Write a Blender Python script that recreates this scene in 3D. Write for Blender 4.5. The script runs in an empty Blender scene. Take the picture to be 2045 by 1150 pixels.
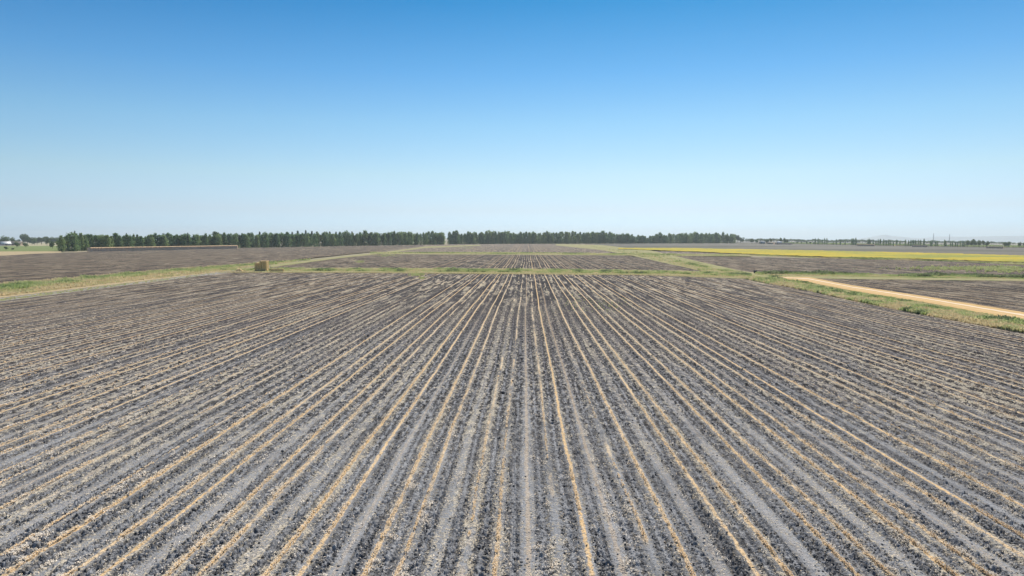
import bpy, math, random
import numpy as np
random.seed(7)
rng = np.random.default_rng(7)
S = bpy.context.scene
C = S.collection
R = math.radians

# ------------------------------------------------------------------ camera
CAM_H = 10.5
F = 1363.3                      # focal length in pixels of a 2045 px wide picture
PITCH = math.atan(101.0 / F)
YAW = math.atan(29.5 / F)
cd = bpy.data.cameras.new('camera'); cam = bpy.data.objects.new('camera', cd); C.objects.link(cam)
cd.sensor_width = 36.0; cd.lens = 24.0; cd.clip_start = 0.5; cd.clip_end = 40000
cam.location = (0, 0, CAM_H)
cam.rotation_euler = (math.pi / 2 - PITCH, 0, YAW)
S.camera = cam

# ------------------------------------------------------------------ light
SUN_EL, SUN_AZ = 50.0, 14.0     # azimuth measured clockwise from +Y (the row direction)
SKY0 = (0.592, 0.866, 1.381, 1)
SKYR = [(0.0175, (0.592, 0.866, 1.381, 1)), (0.039, (0.624, 0.753, 1.038, 1)), (0.089, (0.647, 0.776, 0.861, 1)), (0.159, (0.486, 0.734, 0.839, 1)), (0.226, (0.272, 0.614, 0.817, 1)), (0.319, (0.058, 0.448, 0.688, 1)), (0.45, (0.329, 0.524, 0.644, 1))]
w = bpy.data.worlds.new('World'); S.world = w; w.use_nodes = True
wn = w.node_tree; wn.nodes.clear()
wo = wn.nodes.new('ShaderNodeOutputWorld'); wb = wn.nodes.new('ShaderNodeBackground')
sky = wn.nodes.new('ShaderNodeTexSky'); sky.sky_type = 'NISHITA'; sky.sun_disc = False
sky.sun_elevation = R(SUN_EL); sky.sun_rotation = R(SUN_AZ)
sky.altitude = 0; sky.air_density = 1.0; sky.dust_density = 0.6; sky.ozone_density = 2.5
tc = wn.nodes.new('ShaderNodeTexCoord'); sx_ = wn.nodes.new('ShaderNodeSeparateXYZ'); wn.links.new(tc.outputs['Generated'], sx_.inputs[0])
cr_ = wn.nodes.new('ShaderNodeValToRGB'); wn.links.new(sx_.outputs[2], cr_.inputs[0])
els = cr_.color_ramp.elements; els[0].position = 0.0; els[0].color = SKY0; els[1].position = 1.0; els[1].color = (0.8, 0.95, 1.05, 1)
for p_, c_ in SKYR: e_ = els.new(p_); e_.color = c_
mu_ = wn.nodes.new('ShaderNodeMix'); mu_.data_type = 'RGBA'; mu_.blend_type = 'MULTIPLY'; mu_.inputs[0].default_value = 1.0
wn.links.new(sky.outputs[0], mu_.inputs[6]); wn.links.new(cr_.outputs[0], mu_.inputs[7]); wn.links.new(mu_.outputs[2], wb.inputs[0])
wb.inputs[1].default_value = 0.11
wn.links.new(wb.outputs[0], wo.inputs[0])
sd = bpy.data.lights.new('sun', 'SUN'); sd.energy = 4.8; sd.angle = R(0.5); sd.color = (1.0, 0.95, 0.875)
sun = bpy.data.objects.new('sun', sd); C.objects.link(sun)
sun.location = (200, 300, 400)
sun.rotation_euler = (R(90 - SUN_EL), 0, R(180 - SUN_AZ))
S.view_settings.view_transform = 'Standard'; S.view_settings.look = 'None'
S.view_settings.exposure = 0.24; S.view_settings.gamma = 1.0
S.view_settings.use_curve_mapping = False

# ------------------------------------------------------------------ maths helpers
def _h(ix, iy, seed):
    n = (ix.astype(np.int64) * 374761393 + iy.astype(np.int64) * 668265263 + seed * 1442695041) & 0xffffffff
    n = ((n ^ (n >> 13)) * 1274126177) & 0xffffffff
    n = n ^ (n >> 16)
    return (n & 0xffffff) / float(0xffffff)
def vnoise(x, y, seed=0):
    x = np.asarray(x, dtype=np.float64); y = np.asarray(y, dtype=np.float64)
    ix = np.floor(x); iy = np.floor(y); fx = x - ix; fy = y - iy
    fx = fx * fx * (3 - 2 * fx); fy = fy * fy * (3 - 2 * fy)
    a = _h(ix, iy, seed); b = _h(ix + 1, iy, seed); c = _h(ix, iy + 1, seed); d = _h(ix + 1, iy + 1, seed)
    return (a * (1 - fx) + b * fx) * (1 - fy) + (c * (1 - fx) + d * fx) * fy
def fbm(x, y, seed=0, o=3):
    s = 0; a = 0.5; t = 0
    for k in range(o):
        s = s + a * vnoise(x * 2 ** k, y * 2 ** k, seed + k * 17); t += a; a *= 0.5
    return s / t
def lumps(x, y, seed):
    """rounded lumps on a jittered grid (cell size 1), 0..1"""
    ix = np.floor(x); iy = np.floor(y); out = np.zeros_like(x)
    for dx in (-1, 0, 1):
        for dy in (-1, 0, 1):
            cx = ix + dx; cy = iy + dy
            px = cx + _h(cx, cy, seed); py = cy + _h(cx, cy, seed + 5); r = 0.25 + 0.5 * _h(cx, cy, seed + 9) ** 2
            d2 = ((x - px) ** 2 + (y - py) ** 2) / (r * r)
            out = np.maximum(out, np.sqrt(np.clip(1 - d2, 0, 1)) * r)
    return out
def sp(v, w=60.0): return w * np.logaddexp(0, v / w)
def terrain(X, Y):
    X = np.asarray(X, dtype=np.float64)
    return -0.0095 * (sp(X - 330) ) - 0.0055 * (sp(-X - 330))
cp_, sp_ = math.cos(PITCH), math.sin(PITCH); cy_, sy_ = math.cos(YAW), math.sin(YAW)
def ray(px, py):
    a = (np.asarray(px, dtype=np.float64) - 1022.5) / F; b = -(np.asarray(py, dtype=np.float64) - 575.0) / F
    x = a; y = cp_ + b * sp_; z = -sp_ + b * cp_
    return x * cy_ - y * sy_, x * sy_ + y * cy_, z
def ground_at(px, py, lift=0.0):
    dx, dy, dz = ray(px, py)
    t = (CAM_H - lift) / np.maximum(-dz, 1e-5); t = np.minimum(t, 9000)
    for _ in range(40):
        zt = terrain(dx * t, dy * t) + lift
        t = 0.6 * t + 0.4 * np.clip((CAM_H - zt) / np.maximum(-dz, 1e-5), 1, 9000)
    X, Y = dx * t, dy * t
    return X, Y, terrain(X, Y) + lift
def G(px, py):
    X, Y, Z = ground_at(np.array([float(px)]), np.array([float(py)])); return float(X[0]), float(Y[0]), float(Z[0])
def depth(X, Y): return -X * sy_ + Y * cy_
def at_distance(px, D):
    """a ground point in the direction of a pixel column, at distance D"""
    a = (px - 1022.5) / F
    x = a * D; y = D
    X = x * cy_ - y * sy_; Y = x * sy_ + y * cy_
    return X, Y, float(terrain(X, Y))
def lin(poly):
    xs = np.array([p[0] for p in poly], float); ys = np.array([p[1] for p in poly], float)
    def f(x):
        x = np.asarray(x, float)
        y = np.interp(x, xs, ys)
        y = np.where(x < xs[0], ys[0] + (x - xs[0]) * (ys[1] - ys[0]) / (xs[1] - xs[0]), y)
        return np.where(x > xs[-1], ys[-1] + (x - xs[-1]) * (ys[-1] - ys[-2]) / (xs[-1] - xs[-2]), y)
    return f

# ------------------------------------------------------------------ object helpers
def tag(o, label=None, cat=None, group=None, kind=None):
    if label: o['label'] = label
    if cat: o['category'] = cat
    if group: o['group'] = group
    if kind: o['kind'] = kind
    return o
def mesh_np(name, V, faces, mats, smooth=False, nside=4):
    me = bpy.data.meshes.new(name)
    V = np.ascontiguousarray(V, dtype=np.float32); faces = np.ascontiguousarray(faces, dtype=np.int32)
    me.vertices.add(len(V)); me.vertices.foreach_set('co', V.ravel())
    n = len(faces); me.loops.add(n * nside); me.loops.foreach_set('vertex_index', faces.ravel())
    me.polygons.add(n); me.polygons.foreach_set('loop_start', np.arange(0, n * nside, nside, dtype=np.int32))
    try: me.polygons.foreach_set('loop_total', np.full(n, nside, dtype=np.int32))
    except Exception: pass
    if smooth: me.polygons.foreach_set('use_smooth', np.ones(n, dtype=bool))
    for m in (mats if isinstance(mats, list) else [mats]): me.materials.append(m)
    me.update(calc_edges=True); me.validate()
    return me
def link(name, me, parent=None, loc=None):
    o = bpy.data.objects.new(name, me); C.objects.link(o)
    if parent is not None: o.parent = parent
    if loc is not None: o.location = loc
    return o
def fattr(me, name, vals):
    a = me.attributes.new(name, 'FLOAT', 'POINT'); a.data.foreach_set('value', np.ascontiguousarray(vals, dtype=np.float32))
def empty(name, loc, rz=0.0):
    o = bpy.data.objects.new(name, None); C.objects.link(o); o.location = loc; o.rotation_euler = (0, 0, rz)
    o.empty_display_size = 1.0
    return o
def copy_tree(o, parent=None):
    c = o.copy(); C.objects.link(c)
    if parent is not None: c.parent = parent
    for ch in list(o.children): copy_tree(ch, c)
    return c

# ------------------------------------------------------------------ material helpers
class NT:
    def __init__(s, name, rough=0.95):
        s.m = bpy.data.materials.new(name); s.m.use_nodes = True; s.t = s.m.node_tree; s.t.nodes.clear()
        s.out = s.t.nodes.new('ShaderNodeOutputMaterial'); s.b = s.t.nodes.new('ShaderNodeBsdfPrincipled')
        s.b.inputs['Roughness'].default_value = rough
        s.b.inputs['Specular IOR Level'].default_value = 0.15
        s.t.links.new(s.b.outputs[0], s.out.inputs[0])
    def put(s, sock, v):
        if hasattr(v, 'is_output'): s.t.links.new(v, sock)
        else: sock.default_value = v
    def N(s, typ, ins=None, **kw):
        n = s.t.nodes.new(typ)
        for k, v in kw.items(): setattr(n, k, v)
        for k, v in (ins or {}).items(): s.put(n.inputs[k], v)
        return n
    def M(s, op, a, b=0.0, c=None, clamp=False):
        n = s.t.nodes.new('ShaderNodeMath'); n.operation = op; n.use_clamp = clamp
        s.put(n.inputs[0], a); s.put(n.inputs[1], b)
        if c is not None: s.put(n.inputs[2], c)
        return n.outputs[0]
    def ss(s, v, lo, hi, a=0.0, b=1.0):
        n = s.t.nodes.new('ShaderNodeMapRange'); n.interpolation_type = 'SMOOTHSTEP'
        s.put(n.inputs[0], v); s.put(n.inputs[1], lo); s.put(n.inputs[2], hi); s.put(n.inputs[3], a); s.put(n.inputs[4], b)
        return n.outputs[0]
    def mix(s, f, a, b):
        n = s.t.nodes.new('ShaderNodeMix'); n.data_type = 'RGBA'
        s.put(n.inputs[0], f)
        for i, v in ((6, a), (7, b)):
            if isinstance(v, tuple) and len(v) == 3: v = v + (1,)
            s.put(n.inputs[i], v)
        return n.outputs[2]
    def noise(s, vec, scale, detail=2.0, rough=0.5, dist=0.0):
        n = s.N('ShaderNodeTexNoise', {'Vector': vec, 'Scale': scale, 'Detail': detail, 'Roughness': rough, 'Distortion': dist})
        return n.outputs['Fac']
    def obj(s): return s.N('ShaderNodeTexCoord').outputs['Object']
    def attr(s, name): return s.N('ShaderNodeAttribute', attribute_name=name).outputs['Fac']
    def xyz(s, x, y, z=0.0):
        n = s.t.nodes.new('ShaderNodeCombineXYZ'); s.put(n.inputs[0], x); s.put(n.inputs[1], y); s.put(n.inputs[2], z); return n.outputs[0]
    def sep(s, v): return s.N('ShaderNodeSeparateXYZ', {0: v}).outputs
    def col(s, v): s.put(s.b.inputs['Base Color'], v if hasattr(v, 'is_output') else v + (1,))
    def bump(s, h, strength, dist):
        n = s.N('ShaderNodeBump', {'Height': h, 'Strength': strength, 'Distance': dist})
        s.t.links.new(n.outputs[0], s.b.inputs['Normal'])

STRAW = (0.74, 0.47, 0.20); STRAW_PALE = (0.66, 0.56, 0.42)
def field_material(name, soil, dark, crust, straw_amt=1.0, mid=0.6, soil2=None, pm=1.0):
    pal = lambda r, g, b: (r * pm, g * pm, b * pm)
    """harvested bed rows: attribute u counts rows (1.016 m apart), every third one a bare wheel track"""
    k = NT(name)
    P = k.obj(); x, y, z = k.sep(P)
    u = k.attr('u')
    rid = k.M('FLOOR', k.M('ADD', u, 0.5)); fr = k.M('SUBTRACT', u, rid)
    wob = k.M('MULTIPLY', k.M('SUBTRACT', k.noise(P, 2.3, 3, 0.6), 0.5), 0.20)
    af = k.M('ABSOLUTE', k.M('ADD', fr, wob))
    w1 = k.N('ShaderNodeTexWhiteNoise', {'W': rid}, noise_dimensions='1D').outputs['Value']
    w2 = k.N('ShaderNodeTexWhiteNoise', {'W': k.M('ADD', rid, 71.3)}, noise_dimensions='1D').outputs['Value']
    m3 = k.M('FLOORED_MODULO', rid, 3.0)
    grey = k.M('MULTIPLY', k.ss(m3, 0.7, 0.3), k.ss(w2, 0.02, 0.16, 0.7, 1.0))
    # stretched noises running along the rows
    along = k.noise(k.xyz(k.M('MULTIPLY', rid, 7.7), k.M('MULTIPLY', y, 0.14), 0.0), 1.0, 3, 0.6)
    streak = k.noise(k.xyz(k.M('MULTIPLY', u, 2.6), k.M('MULTIPLY', y, 0.11), 3.0), 1.0, 3, 0.6)
    broad = k.noise(k.xyz(k.M('MULTIPLY', u, 0.22), k.M('MULTIPLY', y, 0.035), 9.0), 1.0, 2, 0.5)
    fine = k.noise(P, 9.0, 4, 0.7)
    fine2 = k.noise(P, 4.2, 3, 0.62, 0.6)
    clump = k.noise(k.xyz(k.M('MULTIPLY', x, 1.6), y, 4.0), 1.3, 3, 0.6)
    vfine = k.noise(P, 26.0, 3, 0.7)
    midn = k.noise(k.xyz(k.M('MULTIPLY', x, 0.85), k.M('MULTIPLY', y, 0.20), 14.0), 1.0, 5, 0.72, 0.4)
    midc = k.M('SUBTRACT', midn, 0.5)
    far = k.noise(k.xyz(k.M('MULTIPLY', u, 0.95), k.M('MULTIPLY', y, 0.045), 21.0), 1.0, 6, 0.82)
    far2 = k.noise(k.xyz(k.M('MULTIPLY', x, 0.30), k.M('MULTIPLY', y, 0.055), 31.0), 1.0, 6, 0.85)
    farc = k.M('SUBTRACT', k.M('ADD', k.M('MULTIPLY', far, 0.5), k.M('MULTIPLY', far2, 0.5)), 0.5)
    fz = k.ss(y, 70.0, 150.0, 0.0, 1.0); mz = k.ss(y, 22.0, 50.0, 0.0, 1.0)
    spk = k.noise(k.xyz(k.M('MULTIPLY', x, 1.5), k.M('MULTIPLY', y, 0.17), 41.0), 1.0, 3, 0.75, 0.3)
    spk2 = k.noise(k.xyz(k.M('MULTIPLY', x, 0.75), k.M('MULTIPLY', y, 0.048), 51.0), 1.0, 3, 0.75, 0.2)
    spm = k.noise(k.xyz(k.M('MULTIPLY', x, 4.2), k.M('MULTIPLY', y, 1.35), 61.0), 1.0, 3, 0.75, 0.3)
    ridge = k.M('MULTIPLY', k.ss(af, 0.40, 0.47), k.ss(k.noise(k.xyz(k.M('MULTIPLY', k.M('FLOOR', u), 5.3), k.M('MULTIPLY', y, 0.10), 5.0), 1.0, 2, 0.6), 0.40, 0.55))
    if soil2: 
        zone = k.ss(k.M('ADD', k.M('ADD', k.M('MULTIPLY', y, 0.92), k.M('MULTIPLY', k.M('ABSOLUTE', k.M('ADD', x, 8.0)), 0.45)), k.M('MULTIPLY', broad, 50.0)), 50.0, 120.0)
        soil = k.mix(zone, soil, soil2[0]); dark = k.mix(zone, dark, soil2[1]); crust = k.mix(zone, crust, soil2[2])
    # soil: pale dusty crust against dark rough clods
    between = k.M('MULTIPLY', k.ss(af, 0.12, 0.24), k.ss(af, 0.50, 0.38, 0.45, 1.0))
    wheel = k.M('MULTIPLY', grey, k.ss(af, 0.34, 0.2))
    rough_amt = k.M('MULTIPLY', between, k.M('ADD', 0.35, k.M('MULTIPLY', streak, 1.0)), clamp=True)
    rough_amt = k.M('MULTIPLY', rough_amt, k.M('SUBTRACT', 1.0, k.M('MULTIPLY', wheel, 0.9)))
    dk = k.M('MULTIPLY', rough_amt, k.ss(k.M('ADD', k.M('MULTIPLY', fine, 0.6), k.M('MULTIPLY', fine2, 0.4)), 0.56, 0.42), clamp=True)
    base = k.mix(k.ss(streak, 0.30, 0.68), soil, crust)
    base = k.mix(k.M('MULTIPLY', wheel, 0.85), base, crust)
    base = k.mix(k.ss(fine2, 0.35, 0.75, 0.0, 0.45), base, crust)
    base = k.mix(k.M('MULTIPLY', k.ss(vfine, 0.5, 0.33), 0.45), base, dark)
    base = k.mix(k.M('MULTIPLY', dk, 0.93), base, dark)
    base = k.mix(k.ss(broad, 0.5, 0.3, 0.0, 0.30), base, dark)
    base = k.mix(k.M('MULTIPLY', ridge, 0.75), base, crust)
    base = k.mix(k.M('MULTIPLY', k.M('MULTIPLY', k.ss(spm, 0.50, 0.40, 0.0, 0.85), k.M('ADD', 0.45, k.M('MULTIPLY', between, 0.55))), mz), base, dark)
    base = k.mix(k.M('MULTIPLY', k.ss(spm, 0.55, 0.66, 0.0, 0.55), mz), base, crust)
    base = k.mix(k.ss(midn, 0.47, 0.36, 0.0, mid * 0.5), base, dark)
    base = k.mix(k.M('MULTIPLY', k.ss(farc, 0.015, -0.065, 0.0, 0.85), fz), base, dark)
    # stubble line standing on the crop rows
    patch = k.M('ADD', k.M('MULTIPLY', along, 1.0), k.M('MULTIPLY', w1, 0.45))
    linew = k.M('ADD', 0.03, k.M('MULTIPLY', k.noise(P, 3.0, 2, 0.5), 0.055))
    lm = k.ss(k.M('SUBTRACT', af, linew), 0.05, -0.015)
    lm = k.M('MULTIPLY', lm, k.ss(patch, 0.50, 0.64)); lm = k.M('MULTIPLY', lm, k.M('SUBTRACT', 1.0, k.M('MULTIPLY', grey, 0.9)))
    lm = k.M('MULTIPLY', lm, k.ss(k.noise(P, 7.0, 3, 0.7), 0.30, 0.48))
    # loose chopped straw either side
    spread = k.ss(k.M('ABSOLUTE', k.M('SUBTRACT', k.M('ABSOLUTE', fr), 0.18)), 0.34, 0.05)
    amt = k.M('MULTIPLY', k.M('ADD', k.M('MULTIPLY', spread, 0.30), k.M('MULTIPLY', k.M('MULTIPLY', w2, spread), 0.30)), straw_amt)
    amt = k.M('ADD', amt, k.M('MULTIPLY', k.M('SUBTRACT', clump, 0.5), 0.75))
    amt = k.M('ADD', amt, k.M('MULTIPLY', k.M('SUBTRACT', broad, 0.5), 0.5))
    amt = k.M('ADD', amt, k.M('MULTIPLY', midc, 1.2 * mid))
    amt = k.M('ADD', amt, k.M('MULTIPLY', k.M('MULTIPLY', farc, 6.5), fz))
    amt = k.M('SUBTRACT', amt, k.M('MULTIPLY', fz, 0.13))
    hi = k.noise(k.xyz(k.M('MULTIPLY', x, 1.0), k.M('MULTIPLY', y, 0.8), z), 10.5, 3, 0.65, 0.9)
    loose = k.M('MULTIPLY', k.M('MULTIPLY', k.ss(k.M('ADD', hi, k.M('MULTIPLY', amt, 0.42)), 0.66, 0.76), 0.9), k.M('SUBTRACT', 1.0, k.M('MULTIPLY', fz, 0.7)))
    sc = k.mix(k.M('ADD', k.M('MULTIPLY', k.noise(P, 5.0, 2, 0.5), 0.6), k.M('MULTIPLY', w1, 0.5)), STRAW_PALE, STRAW)
    base = k.mix(loose, base, k.mix(k.noise(P, 3.0, 2, 0.5), (0.60, 0.54, 0.44), (0.56, 0.46, 0.31)))
    lo_m = k.ss(k.M('ADD', spm, k.M('MULTIPLY', k.M('SUBTRACT', amt, 0.2), 0.20)), 0.60, 0.63)
    base = k.mix(k.M('MULTIPLY', k.M('MULTIPLY', lo_m, 0.85), mz), base, (0.54, 0.46, 0.33))
    d1 = k.M('MULTIPLY', k.M('MULTIPLY', k.ss(spm, 0.51, 0.475), k.M('SUBTRACT', mz, k.M('MULTIPLY', fz, 0.35))), k.M('ADD', 0.25, k.M('MULTIPLY', between, 0.65)))
    base = k.mix(d1, base, dark)
    base = k.mix(k.M('MULTIPLY', k.ss(spk, 0.575, 0.605, 0.0, 0.8), fz), base, pal(0.46, 0.385, 0.27))
    base = k.mix(k.M('MULTIPLY', k.ss(spk2, 0.56, 0.59, 0.0, 0.8), fz), base, pal(0.42, 0.35, 0.24))
    base = k.mix(k.M('MULTIPLY', k.ss(spk2, 0.50, 0.46, 0.0, 0.75), fz), base, dark)
    if pm < 1.0:
        spk3 = k.noise(k.xyz(k.M('MULTIPLY', x, 0.15), k.M('MULTIPLY', y, 0.075), 71.0), 1.0, 5, 0.72, 0.3)
        spk4 = k.noise(k.xyz(k.M('MULTIPLY', x, 0.012), k.M('MULTIPLY', y, 0.03), 81.0), 1.0, 3, 0.6, 0.3)
        base = k.mix(k.M('MULTIPLY', k.ss(spk3, 0.53, 0.57, 0.0, 0.62), k.ss(spk4, 0.35, 0.6, 0.4, 1.0)), base, pal(0.46, 0.37, 0.25))
        base = k.mix(k.ss(spk3, 0.48, 0.43, 0.0, 0.75), base, dark)
    base = k.mix(k.M('MULTIPLY', k.ss(spk, 0.48, 0.44, 0.0, 0.8), fz), base, dark)
    base = k.mix(lm, base, sc)
    k.col(base)
    # relief of the beds and clods where the mesh is too coarse to carry it
    prof = k.M('MULTIPLY', k.M('COSINE', k.M('MULTIPLY', fr, 6.2832)), 0.06)
    hgt = k.M('ADD', prof, k.M('MULTIPLY', fine, 0.10))
    hgt = k.M('ADD', hgt, k.M('MULTIPLY', fine2, 0.12))
    hgt = k.M('ADD', hgt, k.M('MULTIPLY', loose, 0.05))
    k.bump(hgt, 0.8, 1.0)
    return k.m
M_FIELD = field_material('field_soil', (0.170, 0.168, 0.170), (0.034, 0.031, 0.030), (0.335, 0.335, 0.338), 0.85, 0.55, ((0.078, 0.064, 0.061), (0.018, 0.014, 0.015), (0.150, 0.128, 0.121)))
M_FAR = field_material('field_soil_brown', (0.056, 0.041, 0.037), (0.014, 0.010, 0.010), (0.098, 0.073, 0.064), 0.7, 0.85, None, 0.62)
M_PALE = field_material('field_soil_pale', (0.115, 0.088, 0.074), (0.04, 0.030, 0.027), (0.165, 0.132, 0.106), 1.0, 0.7)

def patch_material(name, cols, scale, scale2, stretch=(1, 1), bump=0.05):
    k = NT(name); P = k.obj(); x, y, z = k.sep(P)
    Q = k.xyz(k.M('MULTIPLY', x, stretch[0]), k.M('MULTIPLY', y, stretch[1]), z)
    a = k.noise(Q, scale, 4, 0.6, 0.3); b = k.noise(Q, scale2, 4, 0.7)
    c = k.mix(k.ss(a, 0.35, 0.65), cols[0], cols[1])
    c = k.mix(k.ss(b, 0.45, 0.7), c, cols[2])
    if len(cols) > 3: c = k.mix(k.ss(k.noise(Q, scale * 0.5, 4, 0.7), 0.46, 0.60), c, cols[3])
    k.col(c); k.bump(k.M('ADD', b, a), 0.6, bump)
    return k.m
M_GROUND = patch_material('dry_farmland', [(0.30, 0.25, 0.16), (0.22, 0.20, 0.115), (0.36, 0.30, 0.20)], 0.02, 0.3)
M_VERGE = patch_material('verge_ground', [(0.30, 0.26, 0.125), (0.21, 0.22, 0.075), (0.38, 0.31, 0.16)], 0.25, 1.8, bump=0.2)
M_DRY = patch_material('dry_grass_ground', [(0.38, 0.28, 0.155), (0.44, 0.345, 0.20), (0.28, 0.23, 0.115)], 0.4, 2.5, bump=0.15)
M_TRACK = patch_material('farm_track_dust', [(0.31, 0.275, 0.235), (0.26, 0.23, 0.20), (0.36, 0.32, 0.275)], 0.5, 3.0, bump=0.06)
M_FLOWER = patch_material('yellow_crop', [(0.46, 0.34, 0.022), (0.38, 0.30, 0.03), (0.52, 0.40, 0.03), (0.24, 0.245, 0.045)], 0.035, 0.5, (0.6, 2.2), bump=0.3)
M_GREEN = patch_material('green_crop', [(0.13, 0.17, 0.05), (0.17, 0.20, 0.06), (0.20, 0.22, 0.08)], 0.03, 0.3, bump=0.2)
M_TAN = patch_material('harvested_tan', [(0.38, 0.32, 0.19), (0.32, 0.28, 0.15), (0.42, 0.36, 0.23)], 0.02, 0.2, bump=0.1)
M_GREYCROP = patch_material('weedy_grey_field', [(0.165, 0.145, 0.115), (0.13, 0.11, 0.095), (0.21, 0.19, 0.13), (0.095, 0.09, 0.06)], 0.012, 0.10, (0.35, 1.6), bump=0.1)
def road_material():
    k = NT('orange_dirt'); P = k.obj(); v = k.attr('v')
    n = k.noise(P, 0.6, 4, 0.6); n2 = k.noise(P, 5.0, 4, 0.7)
    c = k.mix(k.ss(n, 0.3, 0.7), (0.50, 0.315, 0.125), (0.56, 0.37, 0.16)); c = k.mix(k.ss(n2, 0.5, 0.8, 0, 0.5), c, (0.50, 0.34, 0.19))
    d = k.M('ABSOLUTE', k.M('SUBTRACT', k.M('ADD', v, k.M('MULTIPLY', k.M('SUBTRACT', n, 0.5), 0.10)), 0.34))
    c = k.mix(k.M('MULTIPLY', k.ss(d, 0.10, 0.02), k.ss(n2, 0.2, 0.6, 0.6, 0.95)), c, (0.72, 0.60, 0.44))
    rut = k.ss(k.M('ABSOLUTE', k.M('SUBTRACT', v, 0.62)), 0.10, 0.02)
    c = k.mix(k.M('MULTIPLY', rut, 0.25), c, (0.72, 0.52, 0.32))
    k.col(c); k.bump(n2, 0.5, 0.05); return k.m
M_ROAD = road_material()

# ------------------------------------------------------------------ ground sheets
def u_of(X, Y):
    r0 = np.floor(X / 1.016 + 0.5)
    return (X + 0.07 + 0.13 * (vnoise(X / 1.016 + 0.5, Y / 37.0, 12) - 0.5) + 0.30 * (fbm(Y / 23.0, X / 140.0, 3, 2) - 0.5) + 0.06 * (vnoise(Y / 3.1, X / 2.0, 8) - 0.5)) / 1.016
def sheet(name, top, bot, x0, x1, nx, ny, lift, mat, label, cat, relief=None, edge=0.0, seed=1):
    tf, bf = lin(top), lin(bot)
    xs = np.linspace(x0, x1, nx)
    a, b = tf(xs), bf(xs)
    if edge:
        sc = np.clip((a - 474) / 70, 0.05, 3)
        a = a + edge * sc * (fbm(xs / 9, xs * 0 + seed, seed, 3) - 0.5) * 2; 
        sc = np.clip((b - 474) / 70, 0.05, 3)
        b = b + edge * sc * (fbm(xs / 9, xs * 0 + seed + 5, seed + 3, 3) - 0.5) * 2
    t = np.linspace(0, 1, ny)[:, None]
    PX = np.repeat(xs[None, :], ny, 0); PY = a[None, :] * (1 - t) + b[None, :] * t
    X, Y, Z = ground_at(PX, PY, lift)
    if relief is not None: Z = Z + relief(X, Y)
    idx = np.arange(nx * ny).reshape(ny, nx)
    q = np.stack([idx[1:, :-1], idx[1:, 1:], idx[:-1, 1:], idx[:-1, :-1]], -1).reshape(-1, 4)
    me = mesh_np(name, np.stack([X, Y, Z], -1).reshape(-1, 3), q, mat, smooth=True)
    fattr(me, 'u', u_of(X, Y).ravel()); fattr(me, 'v', np.broadcast_to(t, PX.shape).ravel())
    o = link(name, me); tag(o, label, cat, kind='structure')
    return o
# base ground: one sheet to the horizon
gx = np.concatenate([-np.geomspace(14500, 150, 40), np.linspace(-140, 140, 15), np.geomspace(150, 14500, 40)])
gy = np.concatenate([np.linspace(-400, 0, 4), np.geomspace(20, 15500, 60)])
GX, GY = np.meshgrid(gx, gy); GZ = terrain(GX, GY) - 0.35
ii = np.arange(GX.size).reshape(GX.shape)
gq = np.stack([ii[:-1, :-1], ii[:-1, 1:], ii[1:, 1:], ii[1:, :-1]], -1).reshape(-1, 4)
tag(link('ground', mesh_np('ground', np.stack([GX, GY, GZ], -1).reshape(-1, 3), gq, M_GROUND, True)),
    'dry tan farmland reaching to the horizon', 'ground', kind='structure')

T_MAIN = [(-250, 630), (0, 599), (225, 570.5), (340, 556), (460, 541.8), (700, 543), (1000, 545.5), (1300, 548), (1470, 551.5), (1500, 556),
          (1521, 562), (1620, 580), (1700, 598), (1850, 628), (2045, 663), (2300, 710)]
# main field: displaced mesh, cells about a picture pixel
def main_field():
    xs = np.arange(-240, 2290, 0.92); nx = len(xs)
    top = lin(T_MAIN)(xs) + 1.2 * (fbm(xs / 7.0, xs * 0, 5, 3) - 0.5)
    ny = 800
    bot = 1330.0
    t = np.linspace(0, 1, ny)[:, None] ** 1.12
    PX = np.repeat(xs[None, :], ny, 0); PY = top[None, :] * (1 - t) + bot * t
    X, Y, Z = ground_at(PX, PY)
    dY = np.abs(np.gradient(Y, axis=0))
    u = u_of(X, Y); rid = np.floor(u + 0.5); fr = u - rid
    shift = dY * np.abs(X / Y)
    att_row = np.clip(1.3 - shift / 0.30, 0, 1)
    a1 = np.clip(1.4 - dY / 0.10, 0, 1); a2 = np.clip(1.4 - dY / 0.25, 0, 1); a3 = np.clip(1.4 - dY / 0.9, 0, 1)
    grey = (np.mod(rid, 3) == 0)
    prof = 0.055 * np.cos(2 * np.pi * fr) * np.where(grey, 0.25, 1.0) - np.where(grey, 0.02, 0.0) * (np.abs(fr) < 0.35)
    between = np.clip((np.abs(fr) - 0.15) / 0.18, 0, 1)
    wheel = np.where(grey & (np.abs(fr) < 0.27), 0.25, 1.0)
    rough = (0.25 + 0.9 * between) * wheel
    st = fbm(u * 2.6, Y * 0.11, 41, 3); rough = rough * (0.45 + 1.1 * st)
    h = prof * att_row
    h = h + rough * (a1 * 0.13 * lumps(X / 0.15, Y / 0.15, 11) + a1 * 0.07 * lumps(X / 0.08, Y / 0.08, 21)
                     + a2 * 0.10 * (fbm(X / 0.30, Y / 0.30, 31, 3) - 0.5) + a3 * 0.10 * (fbm(X / 1.1, Y / 1.1, 33, 2) - 0.5))
    idx = np.arange(nx * ny).reshape(ny, nx)
    q = np.stack([idx[1:, :-1], idx[1:, 1:], idx[:-1, 1:], idx[:-1, :-1]], -1).reshape(-1, 4)
    me = mesh_np('ploughed_field', np.stack([X, Y, Z + h], -1).reshape(-1, 3), q, M_FIELD, smooth=True)
    fattr(me, 'u', u.ravel())
    tag(link('ploughed_field', me), 'grey cloddy field in the foreground with rows of pale stubble', 'field', kind='structure')
main_field()

def far_relief(a, s):
    return lambda X, Y: a * (fbm(X / 6, Y / 6, s, 2) - 0.5)
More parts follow.
